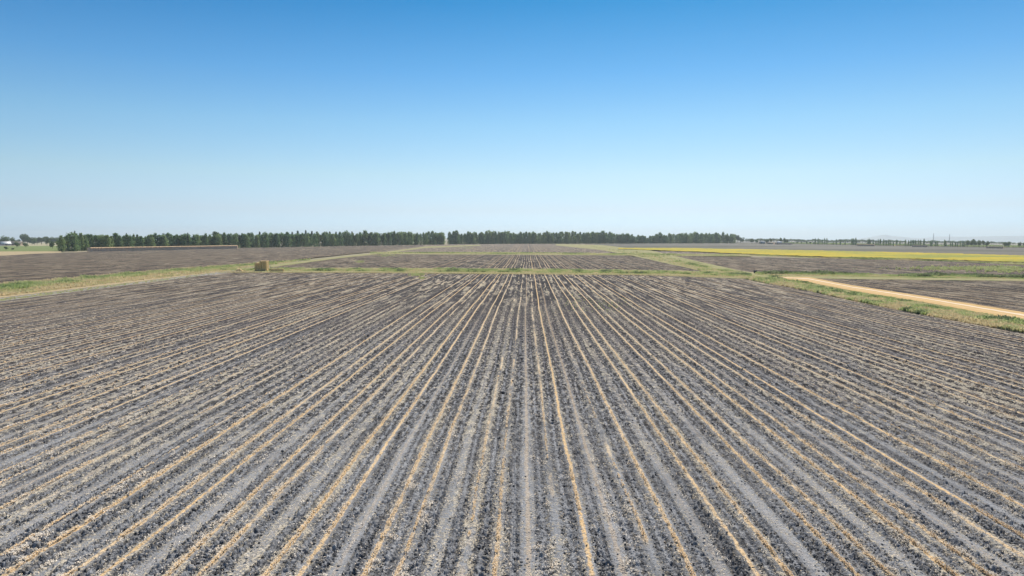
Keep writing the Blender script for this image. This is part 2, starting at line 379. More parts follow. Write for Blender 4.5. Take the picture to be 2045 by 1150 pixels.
# fields beyond (nearest listed first; each sheet overlaps beneath its neighbours)
sheet('ploughed_field', [(540, 530), (680, 513.6), (745, 507), (1000, 507.5), (1240, 509.3), (1290, 516), (1360, 531), (1400, 541)],
      [(540, 536), (1000, 538), (1400, 542)], 545, 1398, 500, 40, 0.02, M_FAR,
      'middle ploughed field between the two cross ditches', 'field', edge=0.6, seed=3)
sheet('ploughed_field', [(745, 503), (850, 489.8), (900, 488), (1000, 487), (1200, 486.6)],
      [(745, 505), (1200, 505.5)], 750, 1235, 300, 16, 0.03, M_PALE,
      'farthest pale ploughed field in front of the windbreak', 'field', edge=0.4, seed=4)
sheet('ploughed_field', [(-300, 530), (0, 511), (60, 507), (120, 504.5), (180, 502.4), (340, 497.5), (475, 495.2), (680, 491.6), (850, 488.8)],
      [(-300, 612), (0, 577), (250, 551), (340, 541), (460, 530), (540, 523.5), (680, 509), (760, 501), (850, 490.5)], -280, 848, 700, 60, 0.06, M_FAR,
      'brown ploughed field on the far side of the left track', 'field', edge=0.6, seed=5)
sheet('ploughed_field', [(1300, 511), (1360, 511.5), (1700, 516.4), (1900, 521), (2045, 529), (2350, 540)],
      [(1300, 511.6), (1360, 521), (1460, 538), (1500, 544), (1560, 547), (1700, 551), (1850, 553), (2045, 557), (2350, 564)], 1302, 2340, 500, 30, 0.02, M_FAR,
      'brown field between the dark hedge and the yellow crop', 'field', edge=0.4, seed=6)
sheet('ploughed_field', [(1580, 552), (1700, 554.5), (2045, 558.5), (2350, 562)],
      [(1580, 553), (1615, 554), (1700, 571), (1850, 594), (2045, 625), (2350, 672)], 1590, 2340, 500, 40, 0.04, M_FAR,
      'brown ploughed field just beyond the orange dirt road', 'field', edge=0.3, seed=7)
sheet('ploughed_field', [(1200, 499), (1360, 502), (1500, 507)], [(1200, 506.5), (1360, 508.5), (1500, 510)], 1215, 1500, 120, 10, 0.03, M_PALE,
      'small pinkish field strip left of the yellow crop', 'field', edge=0.3, seed=8)
sheet('weedy_field', [(1180, 486.8), (1460, 485.8), (1600, 487.6), (1800, 491.2), (2045, 495), (2350, 501)],
      [(1180, 494), (1360, 496.5), (1700, 503), (1900, 508), (2045, 512), (2350, 519)], 1185, 2340, 300, 16, 0.03, M_GREYCROP,
      'grey weedy field behind the yellow crop', 'field', edge=0.2, seed=9)
flow_rel = lambda X, Y: 0.35 + 0.5 * (fbm(X / 3, Y / 3, 77, 3) - 0.5)
sheet('flower_field', [(1225, 495.4), (1360, 495.6), (1700, 502), (1900, 507), (2045, 511), (2350, 517)],
      [(1225, 497), (1360, 502), (1500, 508), (1600, 512), (1700, 515), (1850, 518), (2045, 525), (2350, 536)], 1235, 2340, 600, 40, 0.10, M_FLOWER,
      'bright yellow flowering crop in a long strip', 'field', relief=flow_rel, edge=0.6, seed=10)
sheet('green_field', [(-200, 492), (30, 491), (130, 490.6)], [(-200, 503), (0, 502), (128, 501.5)], -200, 128, 60, 12, 0.05, M_GREEN,
      'green crop beside the end of the windbreak', 'field', edge=0.3, seed=11)
sheet('tan_field', [(-200, 485.5), (130, 485.8)], [(-200, 491), (130, 491)], -200, 135, 60, 10, 0.04, M_TAN,
      'pale harvested field behind the green crop', 'field', edge=0.3, seed=12)
sheet('tan_field', [(1440, 480.8), (1640, 482.3), (2045, 489), (2350, 493)], [(1440, 485), (1600, 487), (1800, 490.6), (2045, 494.2), (2350, 500)], 1440, 2340, 120, 10, 0.02, M_GREYCROP,
      'tan stubble field behind the right hand hedgerow', 'field', edge=0.2, seed=13)
sheet('dirt_bank', [(-200, 505), (0, 502), (120, 501.5)], [(-200, 513), (0, 510.5), (120, 505)], -200, 122, 50, 6, 0.05, M_DRY,
      'orange dirt edge along the far left field', 'bank', seed=14, edge=0.4)
# tracks and verges
sheet('farm_track', [(-300, 627), (0, 590), (225, 562), (340, 549.5), (460, 538.5), (485, 536)],
      [(-300, 640), (0, 602), (225, 573), (340, 558.5), (460, 544), (485, 542)], -290, 485, 220, 8, 0.05, M_TRACK,
      'dusty grey track along the left edge of the near field', 'track', edge=0.3, seed=15)
sheet('dry_verge', [(-300, 616), (0, 579), (225, 554.5), (340, 543), (470, 533)],
      [(-300, 631), (0, 594.5), (225, 568.5), (340, 554.7), (470, 539)], -290, 470, 220, 8, 0.09, M_DRY,
      'dry tan grass strip above the left track', 'verge', edge=0.5, seed=16)
sheet('farm_track', [(540, 529), (680, 512.6), (760, 504), (850, 492), (1000, 487.6)],
      [(540, 534), (680, 515), (760, 507), (850, 495), (1000, 489)], 540, 960, 120, 6, 0.07, M_VERGE,
      'pale track continuing past the bales to the windbreak', 'track', edge=0.4, seed=17)
sheet('grass_bank', [(455, 534.5), (700, 534.5), (1000, 535.7), (1360, 540), (1500, 546)],
      [(455, 543), (700, 544.4), (1000, 547), (1300, 549.6), (1500, 557)], 455, 1500, 300, 6, 0.05, M_VERGE,
      'weedy ditch bank across the end of the near field', 'bank', edge=0.5, seed=18)
sheet('grass_bank', [(745, 502.6), (1000, 503), (1250, 505.5), (1500, 507.5)], [(745, 507.5), (1000, 508.4), (1250, 510), (1500, 512)],
      745, 1500, 200, 4, 0.06, M_VERGE, 'second yellowish ditch bank farther across the fields', 'bank', edge=0.2, seed=19)
sheet('roadside_verge', [(1100, 486.8), (1200, 489), (1300, 500), (1400, 523), (1470, 538), (1510, 546), (1560, 548), (1620, 563), (1700, 578), (1850, 602), (2045, 637), (2300, 682)],
      [(1100, 489), (1200, 499), (1260, 510), (1360, 532), (1400, 541), (1470, 551.5), (1521, 562), (1620, 579.5), (1700, 597.5), (1850, 627.5), (2045, 662), (2300, 708)],
      1110, 2290, 400, 16, 0.08, M_VERGE, 'rough green verge between the near field and the orange road', 'verge', edge=0.5, seed=20)
sheet('grass_bank', [(1500, 543), (1700, 547), (2045, 552), (2350, 558)], [(1500, 553), (1700, 557), (2045, 561), (2350, 566)], 1500, 2340, 200, 5, 0.10, M_VERGE,
      'ditch bank under the dark hedge on the right', 'bank', edge=0.3, seed=21)
sheet('dirt_road', [(1538, 551.8), (1615, 553), (1700, 569), (1850, 592), (2045, 623), (2300, 664)],
      [(1538, 553), (1620, 564.5), (1700, 580), (1850, 604), (2045, 641), (2300, 688)], 1540, 2290, 300, 14, 0.13, M_ROAD,
      'orange dirt road with a pale worn line down its middle', 'road', edge=0.12, seed=22)

# ------------------------------------------------------------------ grass, weeds, straw, clods
def grass_material():
    k = NT('weed_blades', 0.8); t = k.attr('tint'); r = k.attr('rnd')
    c = k.mix(k.ss(t, 0.0, 0.45), (0.74, 0.58, 0.33), (0.52, 0.54, 0.22))
    c = k.mix(k.ss(t, 0.4, 0.75), c, (0.33, 0.42, 0.12)); c = k.mix(k.ss(t, 0.75, 1.0), c, (0.09, 0.13, 0.05))
    c = k.mix(k.M('MULTIPLY', r, 0.45), c, (0.58, 0.58, 0.37))
    k.col(c)
    tr = k.N('ShaderNodeBsdfTranslucent', {'Color': c}); mx = k.N('ShaderNodeMixShader', {0: 0.45})
    k.t.links.new(k.b.outputs[0], mx.inputs[1]); k.t.links.new(tr.outputs[0], mx.inputs[2]); k.t.links.new(mx.outputs[0], k.out.inputs[0])
    return k.m
M_GRASS = grass_material()
def tufts(name, pts, height, tint, label, cat, blades=7, width=0.10, spread=0.35, kind='stuff'):
    """pts: (n,3); height, tint arrays; one mesh of leaning blades"""
    n = len(pts); B = blades
    ang = rng.uniform(0, 2 * np.pi, (n, B)); rad = rng.uniform(0, 1, (n, B)) ** 0.6 * spread * height[:, None] * 1.2
    bx = pts[:, 0:1] + np.cos(ang) * rad; by = pts[:, 1:2] + np.sin(ang) * rad; bz = np.repeat(pts[:, 2:3], B, 1) - 0.05
    height = height * np.exp(rng.normal(0, 0.16, n))
    hh = height[:, None] * rng.uniform(0.55, 1.1, (n, B)); la = ang + rng.normal(0, 0.7, (n, B)); ln = hh * rng.uniform(0.1, 0.6, (n, B))
    tx = bx + np.cos(la) * ln; ty = by + np.sin(la) * ln; tz = bz + hh
    wa = rng.uniform(0, np.pi, (n, B)); ww = width * height[:, None] * rng.uniform(0.6, 1.4, (n, B))
    wx, wy = np.cos(wa) * ww, np.sin(wa) * ww
    mx, my, mz = bx * .45 + tx * .55, by * .45 + ty * .55, bz + hh * 0.62
    V = np.stack([np.stack([bx - wx, by - wy, bz], -1), np.stack([bx + wx, by + wy, bz], -1),
                  np.stack([mx + wx * 1.3, my + wy * 1.3, mz], -1), np.stack([tx, ty, tz], -1), np.stack([mx - wx * 1.3, my - wy * 1.3, mz], -1)], 2).reshape(-1, 3)
    f0 = (np.arange(n * B) * 5)[:, None]
    Fq = np.concatenate([f0 + np.array([[0, 1, 2]]), f0 + np.array([[0, 2, 4]]), f0 + np.array([[4, 2, 3]])], 0)
    me = mesh_np(name, V, Fq, M_GRASS, nside=3)
    fattr(me, 'tint', np.repeat(np.clip(tint[:, None] + rng.normal(0, 0.07, (n, B)), 0, 1).reshape(-1), 5))
    fattr(me, 'rnd', np.repeat(rng.uniform(0, 1, n * B), 5))
    return tag(link(name, me), label, cat, kind=kind)
def scatter_px(top, bot, x0, x1, n, lift=0.05):
    tf, bf = lin(top), lin(bot)
    px = rng.uniform(x0, x1, n * 2); hgt = bf(px) - tf(px)
    keep = rng.uniform(0, 1, n * 2) < hgt / hgt.max(); px = px[keep][:n]
    t = rng.uniform(0, 1, len(px)); py = tf(px) * (1 - t) + bf(px) * t
    X, Y, Z = ground_at(px, py, lift); return np.stack([X, Y, Z], -1), px, t
# left road grass
P_, px, t = scatter_px([(-300, 606), (0, 569), (225, 549), (340, 538.5), (470, 529), (540, 523.5), (620, 517)],
                       [(-300, 619), (0, 583), (225, 557), (340, 546), (470, 536), (540, 529), (620, 519)], -280, 620, 9000)
nz = fbm(P_[:, 0] / 5, P_[:, 1] / 5, 51, 3)
tufts('roadside_grass', P_, 0.3 + 0.55 * nz, np.clip(0.30 + 1.5 * (nz - 0.5) + 0.30 * np.sin(np.clip(t * 1.15, 0, 1) * np.pi) - 0.35 * (t < 0.18), 0, 0.9),
      'long green weeds along the far side of the left track', 'grass')
P_, px, t = scatter_px([(-300, 618), (0, 581), (225, 556), (340, 545), (470, 535)], [(-300, 629), (0, 592), (225, 566), (340, 553), (470, 539)], -280, 475, 4500)
tufts('dry_grass', P_, 0.22 + 0.30 * fbm(P_[:, 0] / 3, P_[:, 1] / 3, 52, 2), np.full(len(P_), 0.03) + 0.2 * (fbm(P_[:, 0] / 4, P_[:, 1] / 4, 53, 2) > .6),
      'low dry tan grass beside the left track', 'grass', width=0.2)
P_, px, t = scatter_px([(-300, 634), (0, 597.5), (225, 569), (460, 541)], [(-300, 638), (0, 601.5), (225, 572.5), (460, 543.5)], -280, 470, 2200)
tufts('dry_grass', P_, 0.08 + 0.15 * rng.uniform(0, 1, len(P_)), 0.2 + 0.25 * fbm(P_[:, 0] / 6, P_[:, 1] / 6, 54, 2),
      'thin yellowish grass fringe between the left track and the ploughed soil', 'grass', width=0.2)
# cross bank
P_, px, t = scatter_px([(555, 536.5), (700, 536.5), (1000, 537.8), (1360, 542), (1500, 547)], [(555, 541.5), (700, 542.4), (1000, 544.8), (1360, 548.0), (1500, 555)], 440, 1500, 12000)
nz = fbm(P_[:, 0] / 4, P_[:, 1] / 9, 61, 3)
tufts('ditch_weeds', P_, (0.22 + 0.8 * np.clip(nz - 0.2, 0, 1)) * np.where(t > 0.8, 0.4, 1.0), np.clip(0.5 + 1.8 * (nz - 0.47) + 1.3 * (fbm(P_[:, 0] / 1.2, P_[:, 1] / 2, 62, 2) - 0.5) - 0.45 * (t > 0.82) - 0.3 * (t < 0.12), 0, 1),
      'green weeds filling the ditch across the end of the near field', 'weeds')
P_, px, t = scatter_px([(440, 543), (700, 543.2), (1000, 545.2), (1300, 547.8), (1480, 552)], [(440, 544.6), (700, 544.8), (1000, 547), (1300, 549.6), (1480, 554.5)], 440, 1480, 2500)
tufts('dry_grass', P_, 0.12 + 0.15 * rng.uniform(0, 1, len(P_)), rng.uniform(0, 0.15, len(P_)), 'bleached straw edge in front of the weedy ditch', 'grass', width=0.35)
P_, px, t = scatter_px([(745, 503.5), (1000, 504), (1250, 506), (1500, 507.8), (1700, 514), (1900, 518), (2045, 524)], [(745, 506.5), (1000, 507.4), (1250, 509.4), (1500, 511), (1700, 517), (1900, 522), (2045, 529)], 740, 2060, 7000)
nz = fbm(P_[:, 0] / 14, P_[:, 1] / 14, 63, 3)
tufts('ditch_weeds', P_, 0.25 + 0.8 * np.clip(nz - 0.3, 0, 1), np.clip(0.36 + 2.2 * (nz - 0.47), 0.05, 1), 'low yellow and dark weeds along the second far ditch', 'weeds', width=0.22)
# right verge
P_, px, t = scatter_px([(1180, 490), (1300, 501), (1400, 525), (1470, 540), (1510, 547), (1560, 550), (1620, 565), (1700, 581), (1850, 605), (2045, 640), (2290, 684)],
                       [(1180, 494), (1260, 508), (1360, 531), (1400, 541), (1470, 552), (1521, 564), (1620, 581.5), (1700, 599.5), (1850, 629.5), (2045, 664), (2290, 708)], 1180, 2280, 24000)
nz = fbm(P_[:, 0] / 4.5, P_[:, 1] / 6, 71, 3); n2 = fbm(P_[:, 0] / 1.5, P_[:, 1] / 1.5, 72, 2)
tufts('verge_weeds', P_, (0.2 + 0.85 * np.clip(nz - 0.2, 0, 1)) * np.where(px < 1480, 0.8, 1.0) * np.where(t < 0.3, 0.45, 1.0), np.clip(0.41 + 2.1 * (nz - 0.45) + 1.3 * (n2 - 0.5) - 0.28 * (t > 0.6) - 0.16 * (px < 1480), 0.02, 1),
      'bushy green and pale weeds on the verge of the orange road', 'weeds', blades=8, width=0.12)
# dark hedge on the right
P_, px, t = scatter_px([(1515, 545), (1700, 548.5), (1850, 550), (2045, 553), (2350, 559)], [(1515, 549), (1700, 553), (1850, 555), (2045, 557.5), (2350, 564)], 1510, 2330, 10000)
nz = fbm(P_[:, 0] / 7, P_[:, 1] / 7, 81, 3)
tufts('ditch_weeds', P_, 0.3 + 1.5 * np.clip(nz - 0.36, 0, 1) * (t < 0.6), np.clip(0.45 + 2.4 * (nz - 0.40) - 0.45 * (t > 0.62), 0.1, 1),
      'dark green bushy weeds in the ditch behind the orange road', 'weeds', width=0.16)
# small weed patches on the soil
def weed_patch(cx, cy, rx, ry, n, label, hgt=0.25):
    px = rng.normal(cx, rx, n); py = rng.normal(cy, ry, n); X, Y, Z = ground_at(px, py, 0.03)
    tufts('weed_patch', np.stack([X, Y, Z], -1), rng.uniform(0.5, 1.2, n) * hgt, rng.uniform(0.34, 0.56, n), label, 'weeds', width=0.25)
weed_patch(833, 548, 7, 1.6, 260, 'bright green weed patch in the near field just below the ditch')
weed_patch(843, 555, 3, 1.0, 60, 'small green weed tuft below the larger green patch')
weed_patch(772, 510, 12, 1.4, 300, 'green weed patch at the top of the middle field')
weed_patch(718, 522.5, 5, 1.2, 120, 'small green weed patch in the left half of the middle field')
weed_patch(928, 495, 12, 0.7, 120, 'faint yellow green weed patch in the farthest field', 0.35)
weed_patch(1150, 604, 14, 9, 90, 'sparse green sprouts between stubble rows right of centre', 0.12)
weed_patch(1215, 608, 22, 7, 110, 'sparse green sprouts spread over the rows near the right side', 0.12)
weed_patch(1920, 536, 60, 2.0, 500, 'yellow green weed growth on the brown field at far right', 0.5)
weed_patch(2010, 538, 40, 3.0, 400, 'denser yellow green weeds by the right edge of the brown field', 0.5)

def straw_material():
    k = NT('straw', 0.75); r = k.attr('rnd')
    c = k.mix(k.ss(r, 0.2, 0.9), (0.66, 0.53, 0.38), (0.76, 0.67, 0.55)); c = k.mix(k.ss(r, 0.0, 0.45, 1, 0), c, (0.76, 0.49, 0.22))
    k.col(c); return k.m
M_STRAW = straw_material()
def straw():
    # candidates spread evenly over the picture, kept where the rows hold straw
    n = 1700000
    px = rng.uniform(-200, 2250, n); py = 575 + (1300 - 575) * rng.uniform(0, 1, n)
    X, Y, Z = ground_at(px, py)
    u = u_of(X, Y); rid = np.floor(u + 0.5); fr = u - rid; grey = np.mod(rid, 3) == 0
    w1 = _h(rid, rid * 0 + 3, 91); w2 = _h(rid, rid * 0 + 7, 92)
    along = fbm(rid * 7.7, Y * 0.14, 93, 3); cl = fbm(X * 1.3, Y * 0.9, 94, 3); fine = fbm(X * 2.6, Y * 2.6, 95, 3)
    line = (np.abs(fr + 0.06 * (fine - .5)) < 0.05) & (~grey) & (along + 0.45 * w1 > 0.55)
    side = np.where(w2 > 0.5, 1, -1); off = 0.2 * side
    pl = np.exp(-((fr - off) / 0.24) ** 2) * (0.15 + 0.85 * w1 ** 1.5) * np.clip((cl - 0.46) * 7, 0, 1) * np.clip((fine - 0.49) * 10, 0, 1)
    pg = np.where(grey, 0.25, 1.0)
    p = np.where(line, 0.85 * np.clip((fine - 0.3) * 4, 0, 1), 0.60 * pl * np.where(grey, 0.55, 1.0) + 0.006)
    k = rng.uniform(0, 1, n) < p * np.clip((py - 600) / 200, 0.0, 1)
    X, Y, Z, line = X[k], Y[k], Z[k], line[k]; u, fr, rid = u[k], fr[k], rid[k]; n = len(X)
    L = rng.uniform(0.04, 0.12, n) * np.clip(Y / 34, 1.0, 1.8); W = rng.uniform(0.005, 0.014, n) * np.clip(Y / 28, 1, 2.4)
    a = np.where(line, rng.normal(np.pi / 2, 0.45, n), rng.uniform(0, np.pi, n)); el = rng.normal(0.1, 0.35, n)
    z0 = Z + 0.03 + 0.05 * np.cos(2 * np.pi * fr) + rng.uniform(0.02, 0.08, n)
    dx, dy, dz = np.cos(a) * np.cos(el) * L / 2, np.sin(a) * np.cos(el) * L / 2, np.sin(el) * L / 2
    wx, wy = -np.sin(a) * W, np.cos(a) * W
    bend = rng.uniform(-0.35, 0.35, n) * L
    P0 = np.stack([X - dx, Y - dy, z0 - dz], -1); P2 = np.stack([X + dx, Y + dy, z0 + dz], -1)
    P1 = np.stack([X - np.sin(a) * bend, Y + np.cos(a) * bend, z0 + 0.02], -1)
    Wv = np.stack([wx, wy, W * 0.5], -1)
    V = np.stack([P0 - Wv, P0 + Wv, P1 + Wv, P1 - Wv, P2 + Wv, P2 - Wv], 1).reshape(-1, 3)
    f0 = (np.arange(n) * 6)[:, None]
    Fq = np.concatenate([f0 + np.array([[0, 1, 2, 3]]), f0 + np.array([[3, 2, 4, 5]])], 0)
    me = mesh_np('straw_residue', V, Fq, M_STRAW); fattr(me, 'rnd', np.repeat(np.where(line, rng.uniform(0, 0.5, n), rng.uniform(0.3, 1, n)), 6))
    tag(link('straw_residue', me), 'chopped straw and stubble scattered along the rows of the near field', 'straw', kind='stuff')
    print('straw', n)
straw()
def clods():
    k = NT('clod_soil'); P = k.obj(); r = k.attr('rnd')
    k.col(k.mix(r, (0.06, 0.057, 0.056), (0.22, 0.215, 0.21))); 
    ico = []
    g = (1 + 5 ** .5) / 2
    iv = np.array([(-1, g, 0), (1, g, 0), (-1, -g, 0), (1, -g, 0), (0, -1, g), (0, 1, g), (0, -1, -g), (0, 1, -g), (g, 0, -1), (g, 0, 1), (-g, 0, -1), (-g, 0, 1)]) / math.sqrt(1 + g * g)
    it = np.array([(0, 11, 5), (0, 5, 1), (0, 1, 7), (0, 7, 10), (0, 10, 11), (1, 5, 9), (5, 11, 4), (11, 10, 2), (10, 7, 6), (7, 1, 8), (3, 9, 4), (3, 4, 2), (3, 2, 6), (3, 6, 8), (3, 8, 9), (4, 9, 5), (2, 4, 11), (6, 2, 10), (8, 6, 7), (9, 8, 1)])
    n = 260000
    px = rng.uniform(-200, 2250, n); py = 640 + (1300 - 640) * rng.uniform(0, 1, n) ** 0.8
    X, Y, Z = ground_at(px, py); u = u_of(X, Y); rid = np.floor(u + 0.5); fr = u - rid; grey = np.mod(rid, 3) == 0
    st = fbm(u * 2.6, Y * 0.11, 41, 3)
    p = np.clip((np.abs(fr) - 0.14) / 0.2, 0, 1) * np.clip((st - 0.3) * 3.2, 0.08, 1) * 0.42 + 0.01
    p = np.where(grey & (np.abs(fr) < 0.27), 0.025, p)
    kk = rng.uniform(0, 1, n) < p
    X, Y, Z, fr = X[kk], Y[kk], Z[kk], fr[kk]; n = len(X)
    s = 0.014 + 0.045 * rng.uniform(0, 1, n) ** 3.0; s = s * np.clip(Y / 35, 0.9, 1.7)
    s[rng.uniform(0, 1, n) < 0.003] *= 1.9
    V = iv[None] * (s[:, None, None]) * rng.uniform(0.7, 1.3, (n, 12, 1)); V[:, :, 2] *= 0.75
    V = V + np.stack([X, Y, Z + 0.055 * np.cos(2 * np.pi * fr) + 0.03 + s * 0.5], -1)[:, None, :]
    Fq = ((np.arange(n) * 12)[:, None, None] + it[None]).reshape(-1, 3)
    me = mesh_np('soil_clods', V.reshape(-1, 3), Fq, k.m, nside=3); fattr(me, 'rnd', np.repeat(rng.uniform(0, 1, n), 12))
    tag(link('soil_clods', me), 'dark dry clods of soil lying between the rows of the near field', 'clods', kind='stuff')
    print('clods', n)
clods()

# ------------------------------------------------------------------ trees
def leaf_material(name, c1, c2, c3):
    k = NT(name, 0.7); P = k.obj(); r = k.attr('rnd')
    oi = k.N('ShaderNodeObjectInfo').outputs['Random']
    c = k.mix(k.ss(k.noise(P, 0.35, 2, 0.6), 0.35, 0.65), c1, c2); c = k.mix(k.M('MULTIPLY', r, 0.5), c, c3)
    c = k.mix(k.M('MULTIPLY', k.ss(oi, 0.35, 1.0), 0.55), c, c3)
    k.col(c)
    tr = k.N('ShaderNodeBsdfTranslucent', {'Color': c}); mx = k.N('ShaderNodeMixShader', {0: 0.4})
    k.t.links.new(k.b.outputs[0], mx.inputs[1]); k.t.links.new(tr.outputs[0], mx.inputs[2]); k.t.links.new(mx.outputs[0], k.out.inputs[0])
    return k.m
M_POP = leaf_material('poplar_leaves', (0.075, 0.165, 0.082), (0.135, 0.245, 0.10), (0.40, 0.46, 0.19))
M_BROAD = leaf_material('broad_leaves', (0.075, 0.125, 0.048), (0.115, 0.17, 0.06), (0.20, 0.24, 0.09))
M_DARK = leaf_material('conifer_needles', (0.030, 0.050, 0.026), (0.045, 0.068, 0.030), (0.07, 0.09, 0.045))
kb = NT('bark'); kb.col(kb.mix(kb.noise(kb.obj(), 2.0, 3), (0.12, 0.09, 0.065), (0.22, 0.18, 0.14))); M_BARK = kb.m
def trunk_mesh(h, r, lean=0.0, limbs=()):
    V = []; Fq = []
    def tube(a, b, r0, r1, n=6, seg=3):
        a = np.array(a, float); b = np.array(b, float); base = len(V); d = (b - a) / np.linalg.norm(b - a)
        sx = np.cross(d, (0.3, 0.9, 0.1)); sx /= np.linalg.norm(sx); sy = np.cross(d, sx)
        for i in range(seg + 1):
            f = i / seg; c = a + (b - a) * f; rr = r0 + (r1 - r0) * f
            for j in range(n):
                an = 2 * math.pi * j / n; V.append(c + rr * (math.cos(an) * sx + math.sin(an) * sy))
        for i in range(seg):
            for j in range(n): Fq.append((base + i * n + j, base + i * n + (j + 1) % n, base + (i + 1) * n + (j + 1) % n, base + (i + 1) * n + j))
    tube((0, 0, -0.6), (lean, 0, h), r, r * 0.25, 7, 4)
    for (z0, ang, ln, up) in limbs:
        tube((lean * z0 / h, 0, z0), (lean * z0 / h + math.cos(ang) * ln, math.sin(ang) * ln, z0 + up), r * 0.45, r * 0.12, 5, 2)
    return mesh_np('trunk', np.array(V), np.array(Fq), M_BARK)
def crown_mesh(kind, H, Rw, nclump, per, leaf, seed, mat):
    r = np.random.default_rng(seed)
    pts = []
    if kind == 'poplar':
        z = r.uniform(0.0, 1.0, nclump); ex = 0.35 + 0.3 * ((seed % 3) / 2); prof = (np.clip(z / 0.18, 0.75, 1) ** 0.5) * np.clip((1.03 - z) / 0.5, 0, 1) ** ex
        an = r.uniform(0, 2 * np.pi, nclump); rr = Rw * prof * (0.45 + 0.6 * r.uniform(0, 1, nclump)) * (1 + 0.25 * np.sin(z * 17 + seed))
        c = np.stack([np.cos(an) * rr, np.sin(an) * rr, z * H], -1); sc = np.array([0.5, 0.5, 1.0]) * Rw * 0.42
    elif kind == 'conifer':
        z = r.uniform(0.1, 1.0, nclump); an = r.uniform(0, 2 * np.pi, nclump); rr = Rw * (1.03 - z) * (0.6 + 0.5 * r.uniform(0, 1, nclump)) * (1 + 0.2 * np.sin(z * 40))
        c = np.stack([np.cos(an) * rr, np.sin(an) * rr, z * H], -1); sc = np.array([0.7, 0.7, 0.5]) * Rw * 0.4
    else:
        lob = 9; la = r.uniform(0, 2 * np.pi, lob); lr = Rw * r.uniform(0.15, 0.62, lob); lz = H * r.uniform(0.38, 0.80, lob); ls = Rw * r.uniform(0.32, 0.55, lob)
        li = r.integers(0, lob, nclump); d = r.normal(0, 1, (nclump, 3)); d /= np.linalg.norm(d, axis=1)[:, None]
        d *= (0.7 + 0.35 * r.uniform(0, 1, (nclump, 1)))
        c = np.stack([np.cos(la[li]) * lr[li], np.sin(la[li]) * lr[li], lz[li]], -1) + d * ls[li][:, None] * np.array([1, 1, 0.8]); sc = np.array([1, 1, .7]) * Rw * 0.13
        c[:, 2] = np.clip(c[:, 2], 0.12 * H, H * 1.02)
    c = np.repeat(c, per, 0) + r.normal(0, 1, (nclump * per, 3)) * sc * 0.6
    n = len(c); a = r.normal(0, 1, (n, 3)); a /= np.linalg.norm(a, axis=1)[:, None]; b = np.cross(a, r.normal(0, 1, (n, 3))); b /= np.linalg.norm(b, axis=1)[:, None]
    s = leaf * r.uniform(0.6, 1.3, (n, 1)); a = a * s; b = b * s * 0.7
    if kind == 'poplar': a[:, 2] *= 1.6
    V = np.stack([c - a, c - b, c + a, c + b], 1).reshape(-1, 3)
    Fq = np.arange(n * 4).reshape(-1, 4)
    me = mesh_np('crown', V, Fq, mat); fattr(me, 'rnd', np.repeat(np.repeat(r.uniform(0, 1, nclump), per) * 0.7 + r.uniform(0, .3, n), 4))
    return me
KINDS = {}
def kind_meshes(kind, n, name, **k):
    out = []
    for i in range(n):
        if kind == 'poplar': cr = crown_mesh('poplar', 1.0 * 16, 2.5 + 0.7 * (i % 3) / 2, 300, 7, 0.36, 100 + i, M_POP); tk = trunk_mesh(13, 0.28)
        elif kind == 'conifer': cr = crown_mesh('conifer', 16, 3.0, 200, 6, 0.38, 200 + i, M_DARK); tk = trunk_mesh(14, 0.3)
        else: cr = crown_mesh('broad', 12, 5.5, 420, 6, 0.42, 300 + i, M_BROAD); tk = trunk_mesh(7.5, 0.42, 0.4, [(2.5, i, 3.0, 3.0), (3.0, i + 2.1, 3.2, 2.6), (3.4, i + 4.2, 2.8, 3.2)])
        out.append((cr, tk))
    KINDS[kind] = (out, name, {'poplar': 16.0, 'conifer': 16.0, 'broad': 12.0}[kind])
kind_meshes('poplar', 7, 'poplar_tree'); kind_meshes('conifer', 3, 'conifer_tree'); kind_meshes('broad', 5, 'broadleaf_tree')
PROTO = {}
for kd, (lst, nm, H) in KINDS.items():
    for i, m in enumerate(lst): PROTO[(kd, i)] = m
def tree(kind, loc, height, label, cat='tree', group=None, wide=1.0, variant=None, name=None):
    lst, nm, H = KINDS[kind]
    i = random.randrange(len(lst)) if variant is None else variant
    root = empty(name or nm, (loc[0], loc[1], loc[2]), random.uniform(0, 6.28)); s = height / H
    root.scale = (s * wide * random.uniform(0.9, 1.12), s * wide * random.uniform(0.9, 1.12), s)
    link('crown', lst[i][0], root); link('trunk', lst[i][1], root)
    tag(root, label, cat, group); return root
def top_tree(kind, px, base_y, top_y, label, group=None, wide=1.0, variant=None, D=None, name=None):
    if D is None:
        X, Y, Z = G(px, base_y)
    else: X, Y, Z = at_distance(px, D)
    d = depth(X, Y); dx, dy, dz = ray(np.array([px]), np.array([top_y]))
    tt = d / (-dx[0] * sy_ + dy[0] * cy_); ztop = CAM_H + dz[0] * tt
    return tree(kind, (X, Y, Z), max(2.0, ztop - Z), label, 'tree', group, wide, variant, name)

